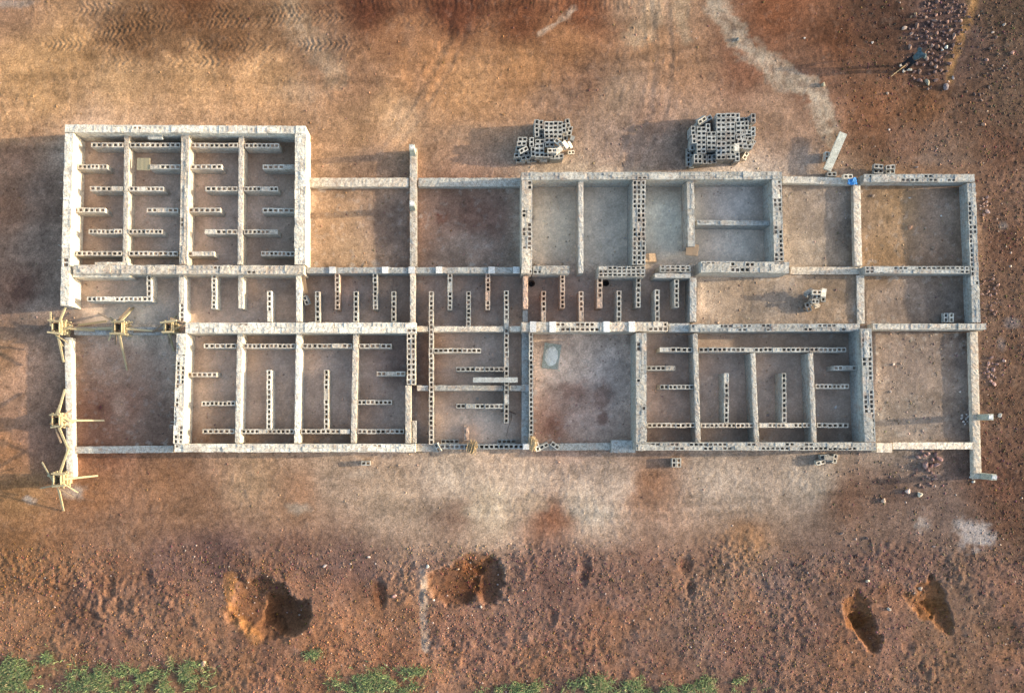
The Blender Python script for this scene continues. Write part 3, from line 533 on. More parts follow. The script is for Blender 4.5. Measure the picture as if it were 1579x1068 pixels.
# ------------------------------------------------------------------ walls: kind | ends in the plan | width | top | wythes | face | tone | label | gaps | pads
KIND = {'F': ('foundation_wall', 'wall', 'thick foundation walls'), 'M': ('cross_wall', 'wall', 'thin dividing walls'),
        'S': ('stub_wall', 'stub wall', 'hollow block stub walls inside the cells'), 'G': ('ground_beam', 'ground beam', 'low ground beams')}
WALLS = """F|100 198|471 200|.36|1.2|1|filled|white|pale thick wall along the top of the upper left cell block
F|106.5 205|99.5 471|.40|1.2|1|filled|white|tall pale wall down the left end, running from top corner past the corridor
F|463.5 206|462.5 408|.52|1.2|2|filled|white|thick pale wall closing the right side of the upper left cell block
F|113 415|469 416|.42|1.2|2|filled|warm|thick wall between upper left cell block and the corridor below
M|195.5 205|192.5 408|.225|.8|1|cap|warm|leftmost of three upright dividers inside the upper left cell block
M|285.8 205|282.5 408|.38|.95|2|filled|warm|wide middle divider inside the upper left cell block
M|372 206|370 408|.225|.8|1|cap|warm|rightmost of three upright dividers inside the upper left cell block
S|140 223.3|430 224.5|.225|.8|1|stub|warm|long hollow block wall crossing the upper left cells nearest their top wall|190 200;278 293;367 377
S|114 257|165 257|.225|.8|1|stub|warm|short stub off the left end wall, topmost of its three
S|231 257.5|342 257|.225|.8|1|stub|warm|hollow block wall through the wide middle divider, beside yellowish boards|278 293
S|405 257.3|454 257.3|.225|.8|1|stub|warm|topmost of three stubs off the right wall of the upper left cells
S|138.5 291|252 291|.225|.8|1|stub|warm|upper of two hollow block cross pieces on the leftmost divider, upper left cells|189 199
S|316.5 291|428.5 291.3|.225|.8|1|stub|warm|upper of two hollow block cross pieces on the rightmost divider, upper left cells|366 376
S|112 324|162 324|.225|.8|1|stub|warm|short stub off the left end wall, middle of its three
S|226 324|275 324|.225|.8|1|stub|warm|short stub reaching left from the wide middle divider, upper left cells
S|290 324|340 324|.225|.8|1|stub|warm|upper of two short stubs reaching right from the wide middle divider
S|404.5 324.3|454 324.3|.225|.8|1|stub|warm|middle of three stubs off the right wall of the upper left cells
S|136.5 357|250 357|.225|.8|1|stub|warm|lower of two hollow block cross pieces on the leftmost divider, upper left cells|188 198
S|315.5 357|428.5 357.3|.225|.8|1|stub|warm|lower of two hollow block cross pieces on the rightmost divider, upper left cells|366 376
S|110 390.7|274 390.7|.225|.8|1|stub|warm|long low hollow block wall along the bottom left of the upper left cells|188 198
S|290 391|330 391|.225|.8|1|filled|warm|lower of two short stubs reaching right from the wide middle divider
S|402.5 391|454 391|.225|.8|1|stub|warm|lowest of three stubs off the right wall of the upper left cells
F|146 407|197 407|.18|1.0|1|filled|white|short pale ledge of blocks against the bottom wall of the upper left cells
F|112 424.5|200 424.5|.16|1.0|1|filled|white|narrow pale ledge under the thick wall at the corridor's left end
S|229.5 424|229.5 456.8|.225|.8|1|open|white|short upright arm of the L shaped hollow wall in the left corridor bay
S|134 460.8|233.3 460.8|.225|.8|1|open|white|long arm of the L shaped hollow wall in the left corridor bay
M|280 424|280.5 496|.27|.85|1|mixed|white|pale divider between the L shaped wall bay and the next corridor bay
S|329.5 423|329.5 476|.225|.8|1|open|white|stub hanging from the upper corridor wall, first right of the L shaped wall bay
S|371 423|371 475.5|.225|.8|1|filled|white|pale filled stub hanging from the corridor wall, second right of the L shaped wall bay
S|415 448.5|415.5 496|.225|.8|1|open|white|single stub rising from the lower corridor wall below the upper left cells
M|460.5 424|461 496|.25|.85|1|cap|white|capped upright divider in the corridor below the upper left block's right corner
M|472.5 416.5|803 416.5|.27|.8|1|cap|cool|smooth grey corridor beam carrying white concrete pads, below the two sandy rooms||512.6 594 635 677 758 796
S|520 421.5|520 477|.225|.72|1|open|red|reddish stub hanging from the beam with white pads, first from its left end
S|578.5 421.5|578.5 477|.225|.72|1|stub|grey|grey stub hanging from the beam with white pads, second from its left end
S|489.5 449|489.5 496|.225|.8|1|open|grey|stub rising from the lower corridor wall, beside the leaning block
S|548.5 449|548.5 496|.225|.8|1|open|grey|middle of three stubs rising in the corridor bay with the leaning block
S|607 449|607 496|.225|.8|1|open|grey|rightmost of three stubs rising in the corridor bay with the leaning block
M|636.5 421.5|636.5 502|.25|.82|1|cap|warm|capped upright divider with reddish head, mid corridor under the sandy rooms
S|693.8 421.5|693.8 477.5|.225|.72|1|open|grey|grey stub hanging from the beam with white pads, third from its left end
S|752.3 421.5|752.3 477.5|.225|.72|1|open|red|reddish stub hanging from the beam with white pads, rightmost of four
S|722.5 449|722.5 502.5|.225|.8|1|open|grey|short stub rising between two long hollow walls, middle corridor
M|664.8 449|665 685|.225|.8|1|open|warm|very long hollow block wall running from the corridor down to the bottom edge
M|781 448|781 652|.225|.8|1|open|grey|long hollow block wall from the corridor down past the lying lintel
M|810.5 425|810.5 476|.225|.9|1|cap|red|short capped divider with reddish head beside a black bucket
G|810 477|810 496|.225|.45|1|cap|cool|low grey remainder of the divider beside the black bucket
S|867.5 424|867.5 475|.225|.8|1|stub|red|rusty stub hanging from the upper wall between the two black buckets
S|925 428|925 475|.26|.8|1|stub|red|brown red stub hanging from the upper wall left of the second black bucket
S|984.5 428|984.5 474|.225|.85|1|open|grey|grey stub hanging from the upper corridor wall right of the second black bucket
S|1043.5 430|1043.5 474|.225|.85|1|open|grey|rightmost stub hanging from the upper corridor wall
S|838.5 448.5|838.5 496|.225|.8|1|stub|red|rusty stub rising from the lower corridor wall under the first black bucket
S|896.5 449|896.5 496|.225|.8|1|stub|red|rusty stub rising from the lower corridor wall midway between the black buckets
S|954.8 448|954.8 496|.225|.85|1|open|grey|grey stub rising from the lower corridor wall right of the second black bucket
S|1013.5 446.5|1013.5 496|.225|.85|1|open|grey|rightmost stub rising from the lower corridor wall
M|1069 428|1069 496|.30|.85|1|cap|cool|grey upright divider ending the corridor before the sandy bay with the small block heap
F|804 271.5|1206 270.5|.36|1.2|2|filled|grey|long thick wall along the top of the upper right block, below the stacks
F|812.5 278|812.5 422|.50|1.2|2|mixed|warm|thick left wall of the upper right block, below the smaller stack
M|896 278|896 421|.225|1.0|1|cap|grey|grey upright divider between the two leftmost rooms of the upper right block
F|985.5 278|985.5 408|.62|1.2|3|open|grey|wide wall three blocks thick with open cores, upper right block
F|822 416|878 416|.38|1.1|2|mixed|grey|thick wall piece below the leftmost room of the upper right block
F|923 418.5|995 418.5|.50|1.1|3|open|grey|open cored wall piece three blocks thick below the second room
F|1018 414|1065 414|.32|1.1|2|open|grey|open cored wall piece below the narrow third room
M|1010 424.5|1065 424.5|.22|1.0|1|cap|cool|smooth grey ledge on the corridor side of the open cored wall piece
M|1064.5 278|1066.5 380|.34|1.0|1|filled|grey|upright divider ending at tan boards, upper right block
F|1081 411|1217 412.5|.52|1.2|2|mixed|grey|thick wall along the bottom right of the upper right block
F|1198 277|1201.5 403|.46|1.2|2|mixed|grey|thick right wall of the upper right block
M|1075 343|1190 344.2|.225|.85|1|filled|cool|level divider between the two stacked rooms at right of the upper right block
G|473 281|630 281|.42|.35|1|cap|warm|sunlit low beam along the top of the left sandy room
G|645 281|803 281|.42|.35|1|cap|grey|low beam along the top of the right sandy room below the smaller stack
G|637.5 228|637.5 411|.34|.38|1|cap|warm|low upright beam between the two sandy rooms carrying two columns
G|1207 277|1318 279.5|.32|.32|1|cap|grey|low beam along the top of the dusty room right of the upper right block
F|1332 274.5|1503 274.5|.38|.6|2|mixed|cool|hollow block wall along the top of the far upper right room
F|1497.5 282|1506 497|.40|.6|2|mixed|cool|hollow block wall down the right edge of the building
G|1321.5 285|1324 410|.34|.28|1|cap|warm|sunlit upright low beam left of the far upper right room
G|1327 424|1328 499|.36|.12|1|cap|grey|nearly buried upright beam between the two sandy corridor bays at right
F|1334 416|1495 416|.36|.6|2|mixed|cool|hollow block wall below the far upper right room
G|1219 417|1332 417|.36|.10|1|cap|warm|nearly buried beam above the bay with the small block heap
F|286 505.5|642 505|.50|1.2|2|filled|white|long thick wall between corridor and lower left cell block
M|643 507|803 507|.25|.78|1|cap|warm|smooth narrow beam crossing below the corridor's middle bay|660.5 669;776.7 785.3|
F|804 504|1030 503.5|.46|1.0|2|mixed|warm|thick lower corridor wall with white pads beside the mixing patch room||822 852 935 974
G|1031 505|1064 505|.40|.75|1|cap|cool|short smooth grey beam at the right end of the lower corridor wall
F|1065 505.5|1326 504.5|.36|1.0|2|mixed|cool|long wall along the top of the lower right cell block
F|1346 503.5|1521 503.5|.30|.55|1|filled|grey|wall right of the lower right block, under the far right bay
F|989 513|989 682|.50|1.2|2|filled|grey|thick left wall of the lower right cell block
F|1335.5 506|1342 681|.52|1.2|2|mixed|cool|thick right wall of the lower right cell block
F|981 688|1351 688|.38|1.2|2|mixed|grey|long thick wall along the bottom of the lower right cell block
G|1352 690|1376 690|.44|.5|1|cap|warm|short wide concrete step at the lower right block's bottom corner
G|1377 687|1500 687|.33|.30|1|cap|warm|low beam along the bottom of the far lower right room
G|1502 511|1508 738|.36|.28|1|cap|warm|long low upright beam at the far lower right carrying two columns
M|1072 514|1077 682|.225|.85|1|cap|grey|leftmost of three upright dividers inside the lower right cell block
M|1161 544|1167 682|.225|.85|1|cap|grey|middle of three upright dividers inside the lower right cell block
M|1250 544|1256 682|.225|.85|1|cap|grey|rightmost of three upright dividers inside the lower right cell block
S|1017.5 539|1305 539|.225|.8|1|open|grey|long hollow block wall crossing the lower right cells near their top|1068 1078
S|997 567.5|1041.5 567.5|.225|.8|1|open|grey|stub off the left wall of the lower right cell block
S|1018 596.3|1070 596.3|.225|.8|1|open|grey|stub reaching left from the first divider of the lower right cells
S|998 655.5|1308.5 655.5|.225|.8|1|open|warm|long hollow block wall crossing the lower right cells near their bottom|1072 1081;1162 1171;1251 1260
S|1120 575|1120.5 651.5|.225|.8|1|open|grey|left of two upright stubs in the lower right cells
S|1209 575|1209.5 651.5|.225|.8|1|open|grey|right of two upright stubs in the lower right cells
S|1286 567|1328 567|.225|.8|1|open|grey|stub off the right wall of the lower right cell block
S|1258 595.5|1309 595.5|.225|.8|1|stub|warm|stub reaching right from the last divider of the lower right cells
F|280 514|274.5 684|.46|1.2|2|mixed|white|sunlit thick left wall of the lower left cell block
F|269 690.5|641 690.5|.38|1.2|2|filled|white|long thick wall along the bottom of the lower left cell block
F|634 514|634 593|.42|1.1|2|open|warm|open cored thick wall at the right of the lower left cells, upper half
F|629.5 594|629.5 683|.26|1.1|1|cap|warm|smooth pale wall at the right of the lower left cells, lower half
G|639 648|639 683|.20|.8|1|cap|cool|low grey step beside the smooth pale wall of the lower left cells
M|370 514|366.5 683|.25|.85|1|cap|white|leftmost of three upright dividers inside the lower left cell block
M|460.5 514|458 683|.25|.85|1|cap|white|middle of three upright dividers inside the lower left cell block
M|548.5 514|545 683|.25|.85|1|cap|warm|rightmost of three upright dividers inside the lower left cell block
S|314 533.3|603.5 533.3|.225|.8|1|open|warm|long hollow block wall crossing the lower left cells near their top|364.5 375;455 466;543 553.5
S|312 665|623 665|.225|.8|1|open|warm|long hollow block wall crossing the lower left cells near their bottom|361.5 372;453 464;540 551
S|288 577.3|334 577.3|.225|.8|1|open|warm|stub off the left wall of the lower left cell block
S|310.5 621.8|362.5 621.8|.225|.8|1|open|warm|stub reaching left from the first divider of the lower left cells
S|414.5 570|414.5 661|.225|.8|1|open|white|left of two upright stubs in the lower left cells
S|503 570|503 661|.225|.8|1|open|warm|right of two upright stubs in the lower left cells
S|581 576|625 576|.225|.8|1|stub|warm|stub off the right wall of the lower left cell block
S|551 620|604 620|.225|.8|1|open|warm|stub reaching right from the last divider of the lower left cells
S|668.8 540.3|742 540.3|.225|.8|1|stub|warm|topmost level stub in the room with the lying lintel
S|703 569|776.8 569|.225|.8|1|stub|grey|level stub just above the lying lintel
S|703.5 626|776.8 626|.225|.8|1|stub|grey|level stub below the crossing beam in the lintel room
M|643 598|810 598|.25|.72|1|cap|grey|smooth level beam crossing the room just below the lying lintel|660.5 669.5;776.5 785.5
G|809.5 512|809.5 684|.30|.55|1|cap|cool|low smooth grey beam along the right of the lintel room||598
M|819 512|819 684|.20|.9|1|open|grey|narrow open cored wall left of the mixing patch room
F|678 688.3|815 688.3|.24|.75|1|open|cool|open cored wall along the bottom of the lintel room||811
S|719.5 655|719.5 679|.225|.6|1|filled|red|small reddish stub near the brush bundle at the bottom of the lintel room
G|643 690|676 690|.38|.62|1|cap|grey|broken grey beam end beside the round brush bundle
G|824 689|942 688|.34|.26|1|cap|grey|low beam along the bottom of the mixing patch room
G|943 688|980 688|.60|.42|1|cap|cool|wide grey concrete step left of the lower right block's bottom corner
G|113 693.5|267 692|.33|.30|1|cap|grey|low beam along the bottom of the room with the timber props
G|104.5 520|108 736|.31|.45|1|cap|white|low sunlit upright beam at the left end between timber column forms
G|114 510|262 510|.36|.42|1|cap|cool|low level beam between the timber column forms, left corridor bay"""
for row in WALLS.split('\n'):
    q = row.split('|'); nm, ct, gp = KIND[q[0]]
    a = tuple(float(v) for v in q[1].split()); c = tuple(float(v) for v in q[2].split())
    sk = [tuple(float(v) for v in s.split()) for s in q[9].split(';')] if len(q) > 9 and q[9].strip() else []
    pd = [float(v) for v in q[10].split()] if len(q) > 10 and q[10].strip() else []
    wl = wall(nm, a, c, float(q[3]), float(q[4]), int(q[5]), q[6], q[8], ct, gp, q[7], sk, pd)
    if q[8].startswith('tall pale wall down'):
        for py in (222, 232, 248, 268, 276, 300, 308, 330, 372, 380, 392, 398):      # tie bars left sticking out of the outer face
            b = MB(); u = (py - 338) / F * 36.8; y = -.20
            b.tube((u, y + .05, .55 + .3 * random.random()), (u + random.uniform(-.12, .2), y - .26, .75 + .3 * random.random()), .012, .012, 5); b.build('tie_bar', [RAG], wl)
    if q[8].startswith('sunlit thick left wall'):
        for py in (545, 560, 592, 607, 629, 650, 657):
            b = MB(); u = (py - 599) / F * 36.8
            b.tube((u, -.18, .85), (u + random.uniform(-.06, .1), -.48, .95), .012, .012, 5); b.build('tie_bar', [RAG], wl)
# ------------------------------------------------------------------ columns
def form_column(base, label, h, props, sx=.30, sy=.44, boards=OLDWOOD):
    """timber column form: four shutter boards, yokes at three levels, rebar, raking props"""
    p = P(*base); root = empty('column_form', (p.x, p.y, 0)); tag(root, label, 'column form', 'timber column forms with raking props')
    for k in range(4):
        b = MB(); t = .025
        if k == 0: b.box(-sx / 2 - t, -sy / 2, 0, -sx / 2, sy / 2, h)
        if k == 1: b.box(sx / 2, -sy / 2, 0, sx / 2 + t, sy / 2, h - .02)
        if k == 2: b.box(-sx / 2 - t, -sy / 2 - t, 0, sx / 2 + t, -sy / 2 - .001, h - .01)
        if k == 3: b.box(-sx / 2 - t, sy / 2 + .001, 0, sx / 2 + t, sy / 2 + t, h - .03)
        b.build('shutter_board', [WOOD], root)
    for z in (.30, .62, .95):
        if z > h - .1: continue
        for s in (-1, 1):
            b = MB(); e = random.uniform(.05, .22); f = random.uniform(.05, .2); g_ = random.uniform(-.05, .05); b.beam((s * (sx / 2 + .065) - g_, -sy / 2 - e, z + .04), (s * (sx / 2 + .065) + g_, sy / 2 + f, z + .05 + g_), .075, .085); b.build('yoke', [WOOD], root)
            b = MB(); e = random.uniform(.06, .26); f = random.uniform(.06, .3); g_ = random.uniform(-.06, .06); b.beam((-sx / 2 - e, s * (sy / 2 + .065) - g_, z + .14), (sx / 2 + f, s * (sy / 2 + .065) + g_, z + .145 + g_), .075, .085); b.build('yoke', [WOOD], root)
    bars = []
    for s in ((-1, -1), (1, -1), (1, 1), (-1, 1)):
        b = MB(); b.tube((s[0] * (sx / 2 - .05), s[1] * (sy / 2 - .06), 0), (s[0] * (sx / 2 - .05) + random.uniform(-.03, .03), s[1] * (sy / 2 - .06), h + random.uniform(.05, .25)), .012, .012, 6); bars.append(b)
    b = MB(); b.box(-sx / 2 + .003, -sy / 2 + .003, 0, sx / 2 - .003, sy / 2 - .003, h * .55); core = b.build('concrete_core', [CONC], root)
    for q in bars: q.build('rebar', [STEEL], core)
    for (ex, ey), z1, z0 in props:
        e = P(ex, ey, z0); d = Vector((e.x - p.x, e.y - p.y, 0)).normalized()
        k = min(sx / 2 / max(abs(d.x), 1e-3), sy / 2 / max(abs(d.y), 1e-3)) + .07
        b = MB(); b.beam((d.x * k, d.y * k, z1), (e.x - p.x, e.y - p.y, z0), .10, .075, 0, .8); b.build('prop', [WOOD], root)
    for k in range(5):
        a = random.uniform(0, 6.283); x_, y_ = math.cos(a) * .28, math.sin(a) * .34; l_ = random.uniform(.3, 1.05); a2 = a + random.uniform(-1.4, 1.4)
        b = MB(); b.beam((x_ - math.cos(a2) * .15, y_ - math.sin(a2) * .15, h * random.uniform(.75, 1.02)), (x_ + math.cos(a2) * l_, y_ + math.sin(a2) * l_, h * random.uniform(.35, .9)), random.uniform(.045, .085), .04); b.build('offcut_board', [random.choice((WOOD, OLDWOOD))], root)
    return root
form_column((104, 508), 'timber column form at the left end of the corridor, leaning on the end wall', 1.15, [((98, 558), .95, .5), ((101, 474), .95, .9), ((146, 510), .8, .48)])
form_column((197, 509), 'timber column form with two long props, standing alone midway along the corridor beam', 1.12, [((206, 474), 1.0, .03), ((196, 571), .95, .03), ((150, 506), .8, .47), ((236, 510), .7, .48)])
form_column((272, 508), 'dark timber column form wedged against the corner of the lower left cell block', 1.10, [((272, 487), 1.0, .3), ((268, 541), .9, .1)], .26, .36)
form_column((104, 648), 'timber column form on the left beam with one prop pointing right', 1.15, [((161, 648), .9, .03), ((100, 600), .95, .5), ((105, 692), .95, .5), ((78, 652), .5, .03)])
form_column((106, 737), 'timber column form at the bottom left corner of the foundation', 1.15, [((151, 733), .9, .03), ((98, 787), .95, .03), ((106, 690), .95, .5), ((74, 733), .6, .03)])
def concrete_column(px, py, h, label, w=.26, d=.28):
    p = P(px, py); root = empty('concrete_column', (p.x, p.y, 0)); tag(root, label, 'column', 'short cast concrete columns')
    b = MB(); n = 5; vs = []
    for k in range(n + 1):
        z = -.1 + (h + .1) * k / n; j = lambda: random.uniform(-.008, .008)
        vs += [(-w / 2 + j(), -d / 2 + j(), z), (w / 2 + j(), -d / 2 + j(), z), (w / 2 + j(), d / 2 + j(), z), (-w / 2 + j(), d / 2 + j(), z)]
    fs = [(4 * k + e, 4 * k + (e + 1) % 4, 4 * k + 4 + (e + 1) % 4, 4 * k + 4 + e) for k in range(n) for e in range(4)] + [(4 * n, 4 * n + 1, 4 * n + 2, 4 * n + 3)]
    b.add(vs, fs); shaft = b.build('shaft', [CONC], root, color=(.85, .9, .8))
    b = MB(); b.box(-w / 2 + .03, -d / 2 + .03, h, w / 2 - .03, d / 2 - .03, h + .04, 0, .015); b.build('rough_head', [WHITEPAD], root, color=(1, 1, 1))
    for s in ((-1, -1), (1, -1), (1, 1), (-1, 1)):
        b = MB(); b.tube((s[0] * .08, s[1] * .09, h), (s[0] * .08 + random.uniform(-.02, .02), s[1] * .09, h + .16), .01, .01, 5); b.build('rebar', [STEEL], shaft)
concrete_column(637.5, 240, 1.15, 'short concrete column at the top end of the beam between the sandy rooms')
concrete_column(637.5, 324, 1.15, 'short concrete column midway down the beam between the sandy rooms')
concrete_column(1505, 643, 1.05, 'short concrete column on the far right beam, nearer the building')
concrete_column(1510, 733, 1.05, 'short concrete column at the bottom end of the far right beam')

# ------------------------------------------------------------------ loose blocks and the two stacks
def loose(px, py, top, rz, label, group, rx=0, ry=0, tone='grey', s=1.0):
    p = P(px, py, top)
    o = link('hollow_block', LOOSE, None, (p.x, p.y, top), (rx, ry, R(rz)), (s, s, 1), np.array(TONES[tone]) * random.uniform(.85, 1.1))
    return tag(o, label, 'block', group)
LB, GB = 'grey hollow block in the larger neat stack at upper right', 'blocks of the larger stack'
big = []
for k in range(10): big.append((1112.2, 178.3 + 7.15 * k, 3, 0))
for k in range(9): big.append((1126.8, 177.8 + 7.1 * k, 3, 0))
big += [(1127.5, 241.8, 3, 0), (1137.5, 241.5, 3, 90)]
for k in range(4): big.append((1097.2, 206.3 + 7.15 * k, 3, 0))
for k in range(6): big.append((1081.5, 199.0 + 6.9 * k, 3, 0))
big += [(1080, 189.5, 2, 30), (1091, 183, 2, 30), (1092, 197.8, 3, 90), (1069.3, 201.5, 3, 90), (1070.8, 214, 3, 90), (1067.8, 224, 2, 90), (1068, 239, 1, 90)]
for k in range(4): big.append((1142.4, 190.3 + 7.0 * k, 3, 0))
big += [(1144.8, 218.2, 3, 0), (1146, 225, 3, 0), (1137.2, 181.5, 3, 90), (1151.3, 193.5, 3, 90), (1152, 203.5, 3, 0), (1152.8, 213.8, 3, 0), (1152.8, 226, 3, 0),
        (1147.5, 184.5, 2, 0), (1156, 187, 2, 85), (1161.8, 182, 3, 90), (1161.5, 202.5, 3, 90), (1159.5, 215, 2, 80), (1160, 222, 2, 60),
        (1073.5, 245, 3, 90), (1079.8, 245, 3, 90), (1087, 245.5, 2, 90), (1094.5, 245.5, 2, 90), (1102, 245, 2, 90), (1061.8, 236, 1, 88), (1062.5, 250, 1, 90), (1067, 252, 1, 88)]
ORD = ['first', 'second', 'third', 'fourth', 'fifth', 'sixth', 'seventh', 'eighth', 'ninth', 'tenth', 'eleventh', 'twelfth', 'thirteenth', 'fourteenth', 'fifteenth', 'sixteenth', 'seventeenth', 'eighteenth', 'nineteenth', 'twentieth', 'twenty first', 'twenty second', 'twenty third', 'twenty fourth']
def top_label(x, y, which, items):
    # files of blocks counted from the stack's left, blocks in a file from its top edge
    cols = []
    for q in sorted(items, key=lambda q: q[0]):
        if not cols or q[0] - cols[-1][-1][0] > 2.2: cols.append([])
        cols[-1].append(q)
    for i, c_ in enumerate(cols):
        for k, q in enumerate(sorted(c_, key=lambda q: q[1])):
            if q[0] == x and q[1] == y: return f'{ORD[k]} top block from the far edge, {ORD[i]} file from the left, {which} stack'
for x, y, n, rz in big:
    base = P(x, y, n * .222)
    for l in range(1, n + 1):
        o = link('hollow_block', LOOSE, None, (base.x + random.uniform(-.008, .008), base.y + random.uniform(-.006, .006), l * .222 - .002), (0, 0, R(rz + random.uniform(-1.5, 1.5))), (1, .985, 1), np.array(TONES['cool']) * random.uniform(.85, 1.12))
        tag(o, top_label(x, y, 'larger', big) if l == n else 'grey hollow block in a lower course of the larger stack', 'block', GB if l == n else 'lower courses of the larger stack')
tag(loose(1083, 185.5, .66, 34, 'long edge on tilted block at the upper left shoulder of the larger stack', 'blocks of the larger stack', .5, 0), None)
tag(loose(1150, 240, .24, 60, 'pale tilted block fallen at the lower right foot of the larger stack', 'blocks of the larger stack', .25, .2, 'warm'), None)
tag(loose(1139, 228, 0.90, 90, 'solid looking block lying flat on top of the larger stack', 'blocks of the larger stack', math.pi / 2, 0, 'white', .8), None)
LB, GB = 'grey hollow block in the smaller untidy stack at upper centre', 'blocks of the smaller stack'
small = []
for k in range(4): small += [(846.4 + .4 * (k == 3), 190.6 + 6.6 * k, 3, 0), (860.2, 190.2 + 6.7 * k, 3, 0)]
small += [(827.6, 191.5, 3, 90), (827.8, 203.8, 3, 90), (834.4, 192.5, 3, 90), (834.8, 206, 2, 90), (870, 197.5, 3, 90), (833, 218.2, 3, 0), (847.3, 222.8, 3, 0), (832, 232, 3, 0), (832, 239, 3, 0),
          (832, 225, 3, 0), (845, 239.5, 3, 0), (856, 241.5, 3, 0), (862, 240.5, 3, 0), (822, 234, 3, 90), (806, 214.8, 3, 0), (804.5, 221.3, 3, 0), (803, 229, 2, 0), (815, 236, 2, 8), (819.8, 219, 3, 90),
          (800, 239, 2, 4), (811, 243, 2, 5), (820, 247, 1, 4), (803, 247.5, 1, 2), (872, 209, 2, 95), (879, 201.5, 2, 80), (876, 190, 2, 100), (858, 229, 3, 0), (847, 216, 3, 0)]
for x, y, n, rz in small:
    base = P(x, y, n * .222)
    for l in range(1, n + 1):
        o = link('hollow_block', LOOSE, None, (base.x + random.uniform(-.012, .012), base.y + random.uniform(-.008, .008), l * .222 - .002), (0, 0, R(rz + random.uniform(-2.5, 2.5))), (1, .985, 1), np.array(TONES['grey']) * random.uniform(.85, 1.12))
        tag(o, top_label(x, y, 'smaller', small) if l == n else 'grey hollow block in a lower course of the smaller stack', 'block', GB if l == n else 'lower courses of the smaller stack')
loose(807.5, 231, .68, 28, 'hollow block thrown askew on the left end of the smaller stack', GB, .12, .1, 'cool')
loose(861.5, 219.5, .80, -38, 'hollow block lying diagonally near the middle of the smaller stack', GB, .1, 0, 'white')
loose(869, 226, .78, -48, 'pale broken block tipped over the right flank of the smaller stack', GB, 1.2, .3, 'white', .85)
loose(863, 235, .76, 35, 'sunlit white block lying on its side, lower right of the smaller stack', GB, math.pi / 2, 0, 'white', .85)
loose(851.6, 232, .889, 0, 'single white rimmed block set on top of the smaller stack', GB, 0, 0, 'white')
loose(876, 225, .45, -60, 'pale block fragment sliding off the right of the smaller stack', GB, .8, .3, 'white', .8)
loose(881, 235, .24, 10, 'pale lone block at the right foot of the smaller stack', GB, .3, .2, 'white', .75)
loose(883, 212, .36, 70, 'block standing on end right of the smaller stack', GB, 0, math.pi / 2, 'grey', .9)
loose(838, 250.5, .30, 2, 'brownish solid block below the smaller stack', GB, math.pi / 2, 0, 'warm', .8)
HG = 'blocks of the small heap in the sandy bay'
for a in [(1260, 450.5, .66, -1, 'light rimmed block on top of the small heap in the sandy bay', 0, 0, 'white', 1), (1272.5, 452, .44, 80, 'pale flat block at the upper right of the small heap in the sandy bay', math.pi / 2, 0, 'white', .9),
          (1257.5, 464.5, .44, 0, 'lower rimmed block of the small heap in the sandy bay', 0, 0, 'grey', .8), (1246.5, 473.5, .26, -68, 'tilted open block at the lower left of the small heap in the sandy bay', .25, .15, 'grey', 1),
          (1250, 453, .44, 30, 'dark tipped block at the left of the small heap in the sandy bay', .9, .2, 'cool', 1), (1261, 473, .22, 15, 'small pale lump at the foot of the heap in the sandy bay', .9, .2, 'warm', .6),
          (1260, 457.5, .44, 5, 'block underneath the middle of the small heap in the sandy bay', .35, 0, 'cool', 1), (1270, 458, .222, 85, 'low block at the right foot of the small heap in the sandy bay', 0, 0, 'cool', 1), (1252, 464, .222, 60, 'grey block half hidden in the small heap in the sandy bay', 0, 0, 'cool', 1)]:
    loose(a[0], a[1], a[2], a[3], a[4], HG, a[5], a[6], a[7], a[8])
